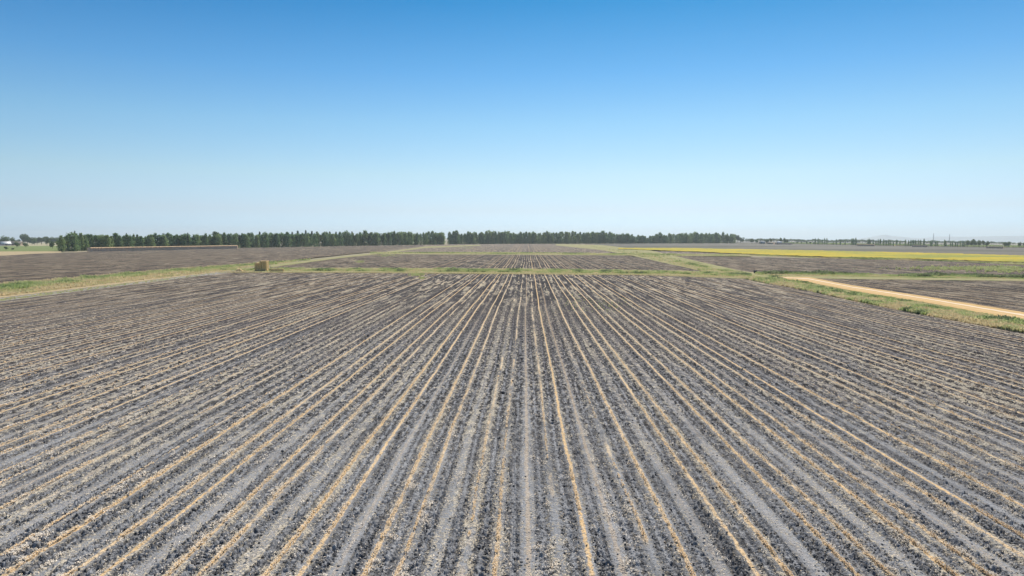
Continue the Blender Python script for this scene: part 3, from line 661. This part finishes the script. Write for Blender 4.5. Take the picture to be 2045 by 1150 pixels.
topL = lin([(122, 470), (150, 468), (200, 471), (300, 470), (420, 469), (500, 467), (650, 465.5), (800, 464.5), (888, 465)])
topR = lin([(895, 465), (1000, 464.5), (1100, 465.5), (1200, 465), (1255, 467), (1262, 471), (1300, 471), (1315, 468), (1400, 467), (1465, 467.5)])
baseL = lin([(122, 501.8), (180, 499.6), (340, 496.6), (475, 494.6), (680, 491), (888, 487.8)])
baseR = lin([(895, 487.3), (1100, 486.3), (1300, 485.8), (1465, 485.4)])
px = 124.0; nP = 0
while px < 888:
    if random.random() < 0.16:
        top_tree('broad', px, float(baseL(px)) - 0.1, float(topL(px)) + random.gauss(-0.6, 1.2), 'rounder leafy tree among the slim poplars of the left windbreak', 'round trees within the left windbreak', wide=random.uniform(0.5, 0.8)); px += 4
    top_tree('poplar', px + random.uniform(-1, 1), float(baseL(px)) + random.uniform(-0.25, 0.1), float(topL(px)) + random.gauss(0.3, 1.6),
             'slim green poplar in the dense windbreak left of the gap', 'poplars of the left windbreak', wide=random.choice((0.9, 1.1, 1.3, 1.7))); nP += 1
    px += np.interp(px, [122, 888], [7.2, 5.4]) * random.uniform(0.7, 1.3)
px = 897.0
while px < 1465:
    top_tree('poplar', px + random.uniform(-1, 1), float(baseR(px)) + random.uniform(-0.12, 0.08), float(topR(px)) + random.gauss(0.2, 1.7),
             'slim grey green poplar in the windbreak right of the gap', 'poplars of the right windbreak', wide=random.choice((1.1, 1.25, 1.4, 1.6)) * (1.5 if 1245 < px < 1315 else 1.0)); nP += 1
    px += 5.2 * random.uniform(0.7, 1.15)
for px in (872, 878, 884):
    top_tree('broad', px, 488.4, 464 + abs(px - 876) * 0.3, 'bushy tree closing the left windbreak at the gap', 'bushy trees at the windbreak gap', wide=0.55)
for px in (1452, 1458, 1462):
    top_tree('broad', px, 485.6, 468 + (px - 1452) * 0.35, 'rounded dense tree at the right end of the windbreak', 'rounded trees ending the windbreak', wide=0.75)
# second row, only its tips show
px = 130.0
while px < 885:
    D = depth(*G(px, float(baseL(px)))[:2]) + 45
    top_tree('poplar' if random.random() < 0.5 else 'broad', px, 0, float(topL(px)) + random.uniform(-0.5, 2.5),
             'tree of the back row behind the left windbreak', 'back row trees of the left windbreak', wide=1.1, D=D); px += 17 * random.uniform(0.7, 1.3)
px = 905.0
while px < 1460:
    D = depth(*G(px, float(baseR(px)))[:2]) + 60
    top_tree('broad', px, 0, float(topR(px)) + random.uniform(1.5, 4), 'bushy tree of the back row behind the right windbreak', 'back row trees of the right windbreak', wide=0.9, D=D); px += 17 * random.uniform(0.7, 1.3)
for x_, y_ in ((152, 462.5), (255, 466), (377, 466)):
    top_tree('conifer', x_, 0, y_, {152: 'dark pointed conifer above the left end of the windbreak', 255: 'single dark spire above the windbreak near the long haystack', 377: 'small dark pointed tip above the windbreak over the haystack'}[x_], wide=0.5, D=620)
for k_, (x_, y_) in enumerate([(596, 461.5), (612, 461), (624, 462), (634, 462.5), (650, 463), (660, 463), (672, 463.5), (585, 464), (520, 463), (690, 464), (704, 463)]):
    top_tree('conifer', x_, 0, y_, 'dark conifer tip standing above the middle of the left windbreak', 'conifers behind the left windbreak', wide=0.9, D=900)
top_tree('broad', 438, 0, 459.5, 'big round tree rising well above the windbreak', wide=0.75, D=800)
top_tree('broad', 400, 0, 466.5, 'round tree crown just left of the tallest round tree', wide=1.1, D=800)
top_tree('broad', 332, 0, 464.5, 'broad crown rising above the windbreak over the haystack middle', wide=0.5, D=760)
top_tree('broad', 218, 0, 468.5, 'wide low crown above the windbreak near the haystack left end', wide=1.6, D=760)
top_tree('broad', 497, 0, 464.5, 'round crown above the windbreak straight above the small bale stack', wide=0.8, D=850)
for k_, (x_, y_, w_) in enumerate([(1352, 464.5, 0.9), (1366, 464, 0.9), (1380, 465.5, 0.8), (1424, 466, 0.8), (1437, 466.5, 0.8)]):
    top_tree('broad', x_, 0, y_, 'dark rounded tree above the right part of the windbreak', 'rounded trees behind the right windbreak', wide=w_, D=1350)
for k_, (x_, y_, w_) in enumerate([(1466, 465, 0.6), (1472, 466.8, 0.6), (1478, 473, 1.1)]):
    top_tree('broad', x_, 0, y_, ['tallest tree at the right end of the windbreak', 'second tall tree just beyond the windbreak end', 'low spreading tree past the windbreak end'][k_], wide=w_, D=1500)
# left distance
for k_, (x_, y_, w_, D) in enumerate([(3, 475.5, 1.5, 1250), (13, 469.5, 1.1, 1250), (28, 472.5, 1.1, 1300), (50, 465.5, 0.7, 1350), (57, 467, 0.8, 1350), (66, 472.5, 1.2, 1350), (76, 473, 1.3, 1400), (85, 472.5, 1.2, 1400), (94, 471, 1.3, 1400), (106, 472, 1.2, 1400), (117, 473, 1.2, 1400), (-20, 473, 1.2, 1250), (-45, 471, 1.2, 1300), (-80, 472, 1.4, 1300), (38, 477, 1.0, 1350), (71, 478, 1.2, 1250)]):
    top_tree('broad', x_, 0, y_, ['hazy tree at the left edge behind the white roof', 'round tree behind the white roofed barn', 'smaller tree right of the barn trees', 'tallest far tree left of the windbreak', 'tree close beside the tallest far left tree'][k_] if k_ < 5 else 'hazy rounded tree of the far belt left of the windbreak', None if k_ < 5 else 'far belt trees on the left', wide=w_, D=D)
for x_, yb, yt, w_, lb in ((34, 494, 482, 1.2, 'dark spreading tree in the green field, left one of a pair'), (51, 493.5, 484, 1.3, 'dark low tree in the green field, right one of a pair'),
                           (94, 490.5, 477, 0.9, 'lighter round tree in the green field behind another'), (105, 496.5, 480.5, 0.8, 'olive tree in the green field with a dark trunk'),
                           (12, 498.8, 491.5, 1.4, 'low dark shrub at the left edge before the green field'), (-8, 498, 490, 1.5, 'shrub at the left edge of the picture'),
                           (26, 499.3, 494.5, 1.5, 'smallest dark shrub below the pair of dark trees')):
    top_tree('broad', x_, yb, yt, lb, wide=w_, name=None if yt < 490 else 'shrub')
# right hedgerow
hb = lin([(1500, 485.8), (1600, 487), (1800, 490.5), (2045, 494.2), (2350, 500)])
spans = [(1628, 1652, 5, 476.5, 'poplar'), (1664, 1690, 8, 479.5, 'poplar'), (1701, 1710, 4, 477, 'poplar'), (1733, 1739, 3, 477, 'poplar'), (1744, 1782, 5, 479, 'poplar'), (1784, 1800, 6, 481, 'poplar'), (1808, 1850, 5.5, 479, 'poplar'),
         (1858, 1863, 3, 480, 'poplar'), (1868, 1873, 3.2, 482, 'poplar'), (1886, 1889, 3, 480, 'poplar'), (1898, 1904, 3.3, 482, 'poplar'), (1908, 1928, 5, 482, 'poplar'), (1932, 1974, 7, 480, 'broad'), (2006, 2014, 5, 482.5, 'broad'), (2036, 2200, 9, 484, 'broad'), (1560, 1626, 9, 483, 'broad')]
for (a, b, st, ty, kd) in spans:
    x_ = a
    while x_ <= b:
        yy = ty + random.uniform(-1.8, 2.0) + (4.5 if (a == 1560) else 0) * 0
        top_tree(kd, x_, float(hb(x_)), yy, 'slim tree of the thin hedgerow across the right distance' if kd == 'poplar' else 'bushy tree of the hedgerow at the right distance',
                 'slim hedgerow trees on the right' if kd == 'poplar' else 'bushy hedgerow trees on the right', wide=(0.75 if kd == 'poplar' else 0.7)); x_ += st * random.uniform(0.7, 1.3)
top_tree('broad', 1944, 494 - 1.4, 476, 'tallest dark tree of the right hedgerow', wide=0.7)
P_, px, t = scatter_px([(1600, 485.6), (1800, 489.3), (2045, 493.0), (2350, 498.8)], [(1600, 486.8), (1800, 490.3), (2045, 494.0), (2350, 499.8)], 1560, 2330, 2600, 0.0)
tufts('hedgerow_scrub', P_, 1.2 + 2.6 * np.clip(fbm(P_[:, 0] / 25, P_[:, 1] / 25, 87, 2) - 0.2, 0, 1), 0.6 + 0.5 * (fbm(P_[:, 0] / 12, P_[:, 1] / 12, 88, 2) - 0.3), 'low dark green scrub joining the trees of the right hedgerow', 'scrub', width=0.25)
# faint distant belt
bt = lin([(1470, 477), (1500, 476), (1560, 475.8), (1640, 477.4), (1720, 477.5), (1800, 480), (1900, 480.5), (2045, 483.5), (2350, 489)])
x_ = 1482.0
while x_ < 2200:
    D = random.uniform(1900, 2500); tt_ = float(bt(x_)) + random.uniform(-1.2, 1.4)
    top_tree('broad', x_, 0, tt_, 'bluish tree of the faint belt on the far right horizon', 'faint horizon trees on the right', wide=random.uniform(1.4, 2.2), D=D); x_ += 6 * random.uniform(0.6, 1.4)
for k_, (x_, y_, w_) in enumerate([(1500, 474.5, 0.8), (1510, 477, 1), (1531, 477, 0.9), (1559, 473.5, 0.55), (1566, 474, 0.55), (1571, 476, 0.7), (1538, 474.5, 0.7)]):
    top_tree('broad', x_, 0, y_, 'farmyard tree around the pale roofed houses', 'farmyard trees on the right', wide=w_, D=1300)

# ------------------------------------------------------------------ straw bales
def bale_material(name, c1, c2, c3, sc=1.0):
    k = NT(name, 0.85); P = k.obj(); x, y, z = k.sep(P)
    a = k.noise(k.xyz(k.M('MULTIPLY', x, 9), k.M('MULTIPLY', y, 9), k.M('MULTIPLY', z, 30)), 1.0 * sc, 3, 0.7); b = k.noise(P, 1.3 * sc, 3, 0.6)
    c = k.mix(k.ss(a, 0.35, 0.65), c1, c2); c = k.mix(k.ss(b, 0.45, 0.7), c, c3); k.col(c); k.bump(a, 0.6, 0.04); return k.m
M_BALE = bale_material('bale_straw', (0.86, 0.59, 0.28), (0.90, 0.65, 0.33), (0.74, 0.49, 0.22))
M_OLD = bale_material('weathered_straw', (0.74, 0.49, 0.33), (0.80, 0.55, 0.37), (0.64, 0.42, 0.28), 0.4)
kt = NT('twine'); kt.col((0.45, 0.24, 0.10)); M_TWINE = kt.m
def bale_mesh(L, W, H, seed, mat=None):
    """bale with rounded soft edges, straw tufts on its faces; long side along y"""
    import bmesh
    r = random.Random(seed); bm = bmesh.new(); bmesh.ops.create_cube(bm, size=1.0)
    bmesh.ops.scale(bm, vec=(W, L, H), verts=bm.verts)
    bmesh.ops.bevel(bm, geom=bm.edges[:], offset=0.07, segments=2, affect='EDGES', profile=0.5)
    bmesh.ops.subdivide_edges(bm, edges=[e for e in bm.edges if e.calc_length() > 0.3], cuts=3, use_grid_fill=True)
    for v in bm.verts:
        v.co += v.co.normalized() * r.uniform(-0.02, 0.02); v.co.z += H / 2
    me = bpy.data.meshes.new('bale'); bm.to_mesh(me); bm.free(); me.materials.append(mat or M_BALE); return me
def twine_mesh(L, W, H):
    V = []; Fq = []
    for off in (-0.28, 0.0, 0.28):
        x0 = off * W; b = len(V); t = 0.012
        loop = [(-L / 2 - .012, -0.012), (L / 2 + .012, -0.012), (L / 2 + .012, H + .012), (-L / 2 - .012, H + .012)]
        for (y, z) in loop:
            V += [(x0 - t, y, z), (x0 + t, y, z)]
        for i in range(4):
            j = (i + 1) % 4; Fq.append((b + 2 * i, b + 2 * i + 1, b + 2 * j + 1, b + 2 * j))
    m = mesh_np('twine', np.array(V), np.array(Fq), M_TWINE); return m
M_CAP = bale_material('cap_straw', (0.50, 0.34, 0.18), (0.56, 0.39, 0.21), (0.42, 0.29, 0.16), 0.4)
BL, BW, BH = 2.0, 0.74, 0.595
bms = [bale_mesh(BL, BW - 0.05, BH - 0.03, i) for i in range(5)]; tw = twine_mesh(BL, BW, BH)
x0_, y0_, z0_ = G(508, 541.3); x1_, y1_, _ = G(533, 541.3)
scale_b = (x1_ - x0_) / (5 * BW)
bw, bh = BW * scale_b, BH * scale_b
def put_bale(x, y, z, label, group=None, rz=0.0, tilt=0.0):
    t_ = empty('straw_bale', (x, y, z), rz); t_.rotation_euler[1] = tilt; t_.scale = (scale_b,) * 3
    link('bale', random.choice(bms), t_).name = 'bale_body'; link('twine', tw, t_)
    tag(t_, label, 'straw bale', group); return t_
zg = z0_ + 0.06
colname = ['leftmost', 'second', 'third', 'fourth', 'rightmost']
rown = ['bottom', 'second', 'third', 'fourth', 'top']
for c_ in range(5):
    nr = 4 if c_ < 2 else 5
    for r_ in range(nr):
        lab = f'tan straw bale in the {colname[c_]} column of the square stack, ' + ('bottom layer' if r_ == 0 else ('top layer' if r_ == nr - 1 else f'{rown[r_]} layer from the ground'))
        put_bale(x0_ + bw * (c_ + 0.5) + random.uniform(-.03, .03), y0_ + BL * scale_b / 2 + random.uniform(-.10, .10), zg + r_ * bh, lab, 'bales of the square stack', rz=random.uniform(-.01, .01))
for (px_, lab, rz_, k_) in ((549, 'low fallen straw bale right beside the stack', 1.45, 0), (559.5, 'fallen straw bale farthest right of the stack', 1.75, 0)):
    x_, y_, z_ = G(px_ - 0.0, 542.6); put_bale(x_, y_, z_ + 0.16, lab, rz=rz_).scale = (scale_b * 1.05, scale_b * 1.05, scale_b * 1.3)
x_, y_, z_ = G(540.5, 542.6); put_bale(x_, y_, z_ + 0.1, 'small broken straw bale against the stack foot', rz=0.5, tilt=0.2).scale = (scale_b * .5,) * 3
# loose straw heap
hx, hy, hz = G(476.5, 542.0)
nA, nB = 40, 16; V = []; 
for j in range(nB + 1):
    for i in range(nA):
        f = j / nB; an = 2 * math.pi * i / nA; rr = (1 - f) * (1.15 + 0.25 * math.sin(3 * an + 1) + 0.15 * random.uniform(-1, 1))
        V.append((rr * math.cos(an) * 1.1, rr * math.sin(an) * 0.8, 0.95 * (math.sin(f * math.pi / 2)) ** 1.3 + 0.08 * random.uniform(-1, 1)))
Fq = [(j * nA + i, j * nA + (i + 1) % nA, (j + 1) * nA + (i + 1) % nA, (j + 1) * nA + i) for j in range(nB) for i in range(nA)]
tag(link('straw_heap', mesh_np('straw_heap', np.array(V), np.array(Fq), M_BALE), loc=(hx, hy, hz)), 'loose heap of pale straw left of the bale stack', 'straw heap')
P_ = np.stack([hx + rng.normal(0.2, 1.9, 350), hy + rng.normal(0, 0.8, 350), np.full(350, hz + 0.03)], -1)
tufts('loose_straw', P_, rng.uniform(0.08, 0.2, 350), np.zeros(350), 'thin scatter of loose straw around the pale heap', 'straw', width=0.4)

# ------------------------------------------------------------------ long haystacks
def long_stack(pa, pb, hgt, label, dep=4.0, cap=True, rows=3, mat=M_OLD):
    A = np.array(G(*pa)); B = np.array(G(*pb)); d = B[:2] - A[:2]; Ln = float(np.hypot(*d)); ang = math.atan2(d[1], d[0])
    root = empty('long_haystack', tuple(A), ang); root.rotation_euler[1] = -math.atan2(B[2] - A[2], Ln)
    bwid = 1.25; n = max(4, int(Ln / bwid)); bwid = Ln / n; rh = hgt / rows
    V = []; Fq = []
    def box(x0, x1, y0, y1, z0, z1):
        b = len(V); V.extend([(x0, y0, z0), (x1, y0, z0), (x1, y1, z0), (x0, y1, z0), (x0, y0, z1), (x1, y0, z1), (x1, y1, z1), (x0, y1, z1)])
        for f in ((0, 1, 5, 4), (1, 2, 6, 5), (2, 3, 7, 6), (3, 0, 4, 7), (4, 5, 6, 7)): Fq.append(tuple(b + q for q in f))
    for i in range(n):
        for r in range(rows):
            j = random.uniform(-0.12, 0.12); g = 0.04
            box(i * bwid + g, (i + 1) * bwid - g, j, dep + j, r * rh + 0.02, (r + 1) * rh - 0.03)
    link('bale_wall', mesh_np('bale_wall', np.array(V), np.array(Fq), mat), root)
    if cap:
        nx = n * 2; ny = 6; VV = []; FF = []
        for i in range(nx + 1):
            for j in range(ny + 1):
                y = -0.25 + (dep + 0.5) * j / ny; z = hgt + 0.10 * math.sin(math.pi * j / ny) + random.uniform(-0.08, 0.08) - (0.35 if j in (0, ny) else 0)
                VV.append((i * Ln / nx, y, z))
        for i in range(nx):
            for j in range(ny): a = i * (ny + 1) + j; FF.append((a, a + ny + 1, a + ny + 2, a + 1))
        link('straw_cap', mesh_np('straw_cap', np.array(VV), np.array(FF), M_CAP), root)
    tag(root, label, 'haystack'); return root
long_stack((181, 502.6), (475, 496.4), 3.1, 'very long low brown haystack with a pale straw top in front of the windbreak', rows=3)
long_stack((1549, 488.0), (1581, 488.2), 2.9, 'short purplish haystack below the farmyard on the right', cap=False, dep=6)
long_stack((1710, 490.9), (1745, 491.4), 2.5, 'low dark haystack in the right distance below slim trees', cap=True, dep=5)
long_stack((1821, 493.2), (1852, 493.6), 2.6, 'low dark haystack at the right, next to the last one', cap=False, dep=5)
long_stack((1969, 495.7), (2003, 496.2), 2.3, 'low dark haystack nearest the right edge', cap=False, dep=5)
long_stack((1788, 490.6), (1806, 490.8), 0.9, 'faint low tan straw windrow between two dark haystacks', cap=False, dep=5, rows=1, mat=M_BALE)

# ------------------------------------------------------------------ farm buildings
def plain(name, c, rough=0.7, spec=0.2):
    k = NT(name, rough); k.col(k.mix(k.ss(k.noise(k.obj(), 0.9, 3, 0.6), 0.3, 0.7), tuple(v * 0.86 for v in c), c)); k.b.inputs['Specular IOR Level'].default_value = spec; return k.m
M_WHITE = plain('white_roof', (0.78, 0.75, 0.70), 0.5, 0.4); M_GREYW = plain('grey_wall', (0.34, 0.34, 0.38)); M_TANW = plain('tan_wall', (0.58, 0.44, 0.30)); M_DARKP = plain('dark_opening', (0.05, 0.05, 0.06)); M_BLUEW = plain('pale_roof', (0.45, 0.44, 0.41))
def box_me(name, x0, x1, y0, y1, z0, z1, mat):
    v = [(x0, y0, z0), (x1, y0, z0), (x1, y1, z0), (x0, y1, z0), (x0, y0, z1), (x1, y0, z1), (x1, y1, z1), (x0, y1, z1)]
    return mesh_np(name, np.array(v), np.array([(0, 3, 2, 1), (0, 1, 5, 4), (1, 2, 6, 5), (2, 3, 7, 6), (3, 0, 4, 7), (4, 5, 6, 7)]), mat)
def house(px_, D, width, deep, wall_h, roof_h, label, wallm, roofm, rz=0.0, nwin=3, cat='farmhouse', name='farmhouse', barn=False):
    X, Y, Z = at_distance(px_, D); root = empty(name, (X, Y, Z - 0.2), rz); W2, D2 = width / 2, deep / 2
    v = [(-W2, -D2, 0), (W2, -D2, 0), (W2, D2, 0), (-W2, D2, 0), (-W2, -D2, wall_h), (W2, -D2, wall_h), (W2, D2, wall_h), (-W2, D2, wall_h), (-W2, 0, wall_h + roof_h), (W2, 0, wall_h + roof_h)]
    me = bpy.data.meshes.new('wall'); me.from_pydata(v, [], [(0, 1, 5, 4), (1, 2, 6, 9, 5), (2, 3, 7, 6), (3, 0, 4, 8, 7)]); me.materials.append(wallm); link('wall', me, root)
    e = 0.6; t = 0.15; sl = roof_h / D2
    rv = []; rf = []
    for sgn in (-1, 1):
        b = len(rv); yo = sgn * (D2 + e); zo = wall_h - sl * e + 0.05; zr = wall_h + roof_h + 0.05
        rv += [(-W2 - e, yo, zo), (W2 + e, yo, zo), (W2 + e, 0, zr), (-W2 - e, 0, zr), (-W2 - e, yo, zo + t), (W2 + e, yo, zo + t), (W2 + e, 0, zr + t), (-W2 - e, 0, zr + t)]
        rf += [(b, b + 1, b + 2, b + 3), (b + 4, b + 5, b + 6, b + 7), (b, b + 1, b + 5, b + 4), (b + 1, b + 2, b + 6, b + 5), (b + 3, b, b + 4, b + 7)]
    link('roof', mesh_np('roof', np.array(rv), np.array(rf), roofm), root)
    if barn: link('door', box_me('door', -1.8, 1.8, -D2 - 0.06, -D2 + 0.05, 0, wall_h * 0.8, M_DARKP), root)
    else:
        link('door', box_me('door', -0.5, 0.5, -D2 - 0.06, -D2 + 0.05, 0, 2.1, M_DARKP), root)
        for i in range(nwin):
            xx = -W2 + width * (i + 0.5) / nwin
            if abs(xx) < 1.4: xx += 2.0
            link('window', box_me('window', xx - 0.6, xx + 0.6, -D2 - 0.05, -D2 + 0.05, 1.0, 2.1, M_DARKP), root)
    tag(root, label, cat); return root
def with_base(px_, base_y):
    X, Y, Z = G(px_, base_y); return depth(X, Y)
house(13, 1130, 13, 12, 3.2, 3.4, 'grey barn with a bright white metal roof at the far left', M_GREYW, M_WHITE, rz=0.9, cat='barn', name='barn', barn=True)
house(31, 1140, 24, 9, 3.0, 3.6, 'long tan shed half hidden behind the dark field trees', M_TANW, M_TANW, rz=0.1, cat='shed', name='shed', barn=True)
house(1521, 1220, 7.5, 7, 2.6, 2.2, 'small pale farmhouse with a light grey roof among trees', M_TANW, M_BLUEW, rz=0.15)
house(1555, 1240, 6.5, 7, 2.8, 2.0, 'white house right of the farmhouse, partly behind tall trees', M_WHITE, M_WHITE, rz=-0.2)
house(1537, 1235, 10, 7, 1.8, 1.6, 'low tan outbuilding between the two white houses', M_TANW, M_TANW, rz=0.1, cat='shed', name='shed', barn=True)

# small dark box by the road corner: a concrete pump housing with lid and pipe
cx, cy, cz = G(1508.5, 545.8); pr = empty('irrigation_valve_box', (cx, cy, cz), 0.3)
link('housing', box_me('housing', -0.35, 0.35, -0.35, 0.35, 0, 0.75, M_DARKP), pr); link('lid', box_me('lid', -0.42, 0.42, -0.42, 0.42, 0.752, 0.84, M_DARKP), pr)
tag(pr, 'small dark box standing at the corner before the orange road', 'valve box')

# antenna masts, far away
def mast(px_, top_y, D, label):
    X, Y, Z = at_distance(px_, D); dx, dy, dz = ray(np.array([px_]), np.array([top_y])); h = CAM_H + dz[0] * D / (-dx[0] * sy_ + dy[0] * cy_) - Z
    root = empty('antenna_mast', (X, Y, Z)); V = []; Fq = []
    def bar(a, b, r):
        a = np.array(a, float); b = np.array(b, float); d = (b - a) / np.linalg.norm(b - a); sx = np.cross(d, (0.1, 0.3, 0.95)) if abs(d[2]) < 0.9 else np.cross(d, (1, 0, 0)); sx /= np.linalg.norm(sx); sy = np.cross(d, sx); k = len(V)
        for c in (a, b):
            for q in ((1, 1), (-1, 1), (-1, -1), (1, -1)): V.append(c + r * (q[0] * sx + q[1] * sy))
        for j in range(4): Fq.append((k + j, k + (j + 1) % 4, k + 4 + (j + 1) % 4, k + 4 + j))
    for q in ((1, 1), (-1, 1), (-1, -1), (1, -1)): bar((q[0], q[1], 0), (q[0] * .5, q[1] * .5, h), 0.22)
    for i in range(24):
        z = h * i / 24; z2 = h * (i + 1) / 24; s = 1 - .5 * i / 24; s2 = 1 - .5 * (i + 1) / 24; sg = 1 if i % 2 else -1
        for ya in (-1, 1): bar((-s * sg, ya * s, z), (s2 * sg, ya * s2, z2), 0.1); bar((ya * s, -s * sg, z), (ya * s2, s2 * sg, z2), 0.1)
    link('lattice', mesh_np('lattice', np.array(V), np.array(Fq), plain('mast_steel', (0.35, 0.36, 0.38))), root)
    link('tip', box_me('tip', -0.12, 0.12, -0.12, 0.12, h, h + 4, M_DARKP), root)
    tag(root, label, 'mast')
mast(1862, 466.5, 3200, 'left one of two faint thin masts above the right treeline')
mast(1894, 468, 3200, 'right one of two faint thin masts above the right treeline')

# hills in the haze
def hills():
    prof = lin([(1640, 486), (1700, 480), (1740, 472), (1765, 468.2), (1785, 469.5), (1830, 474.5), (1850, 474), (1870, 471.5), (1910, 471.2), (1990, 470.5), (2045, 470.5), (2150, 468), (2350, 470), (2600, 480)])
    D = 11500; xs = np.arange(1640, 2600, 6.0); ny = 14; V = []
    for j in range(ny):
        f = j / (ny - 1); d = D + f * 2600
        for x in xs:
            a = (x - 1022.5) / F; X = a * d * cy_ - d * sy_; Y = a * d * sy_ + d * cy_; Z0 = float(terrain(X, Y)) - 8
            hz = (float(474 - prof(x)) / F) * D + CAM_H - float(terrain(a * D * cy_, D)) + 8
            bump = math.sin(min(1, f * 1.4) * math.pi / 2) if f < 0.72 else math.cos((f - 0.72) / 0.28 * math.pi / 2)
            nz = 0.75 + 0.5 * float(fbm(np.array([x / 40.0]), np.array([f * 4.0]), 5, 3)[0])
            V.append((X, Y, Z0 + max(0, hz) * bump * (nz if 0 < f < 0.7 else 1)))
    n = len(xs); Fq = [(j * n + i, j * n + i + 1, (j + 1) * n + i + 1, (j + 1) * n + i) for j in range(ny - 1) for i in range(n - 1)]
    tag(link('hills', mesh_np('hills', np.array(V), np.array(Fq), plain('hill_slopes', (0.12, 0.12, 0.10)), smooth=True)), 'low faint hills on the right horizon', 'hills', kind='structure')
hills()

# ------------------------------------------------------------------ haze
HAZE = 0.0001
me = bpy.data.meshes.new('haze'); x0, x1, y0, y1, z0, z1 = -16000, 16000, -500, 16000, -152, 140
me.from_pydata([(x0, y0, z0), (x1, y0, z0), (x1, y1, z0), (x0, y1, z0), (x0, y0, z1), (x1, y0, z1), (x1, y1, z1), (x0, y1, z1)], [], [(0, 3, 2, 1), (0, 1, 5, 4), (1, 2, 6, 5), (2, 3, 7, 6), (3, 0, 4, 7), (4, 5, 6, 7)])
hm = bpy.data.materials.new('haze_air'); hm.use_nodes = True; hm.node_tree.nodes.clear()
ho = hm.node_tree.nodes.new('ShaderNodeOutputMaterial'); hv = hm.node_tree.nodes.new('ShaderNodeVolumePrincipled')
hv.inputs['Density'].default_value = HAZE; hv.inputs['Color'].default_value = (0.90, 0.985, 1.0, 1); hv.inputs['Anisotropy'].default_value = 0.35
hm.node_tree.links.new(hv.outputs[0], ho.inputs['Volume']); me.materials.append(hm)
tag(link('haze', me), 'thin pale blue haze over the distant fields', 'haze', kind='stuff')
S.cycles.volume_bounces = 0
S.cycles.max_bounces = 4
S.cycles.diffuse_bounces = 2
print('poplars', nP)
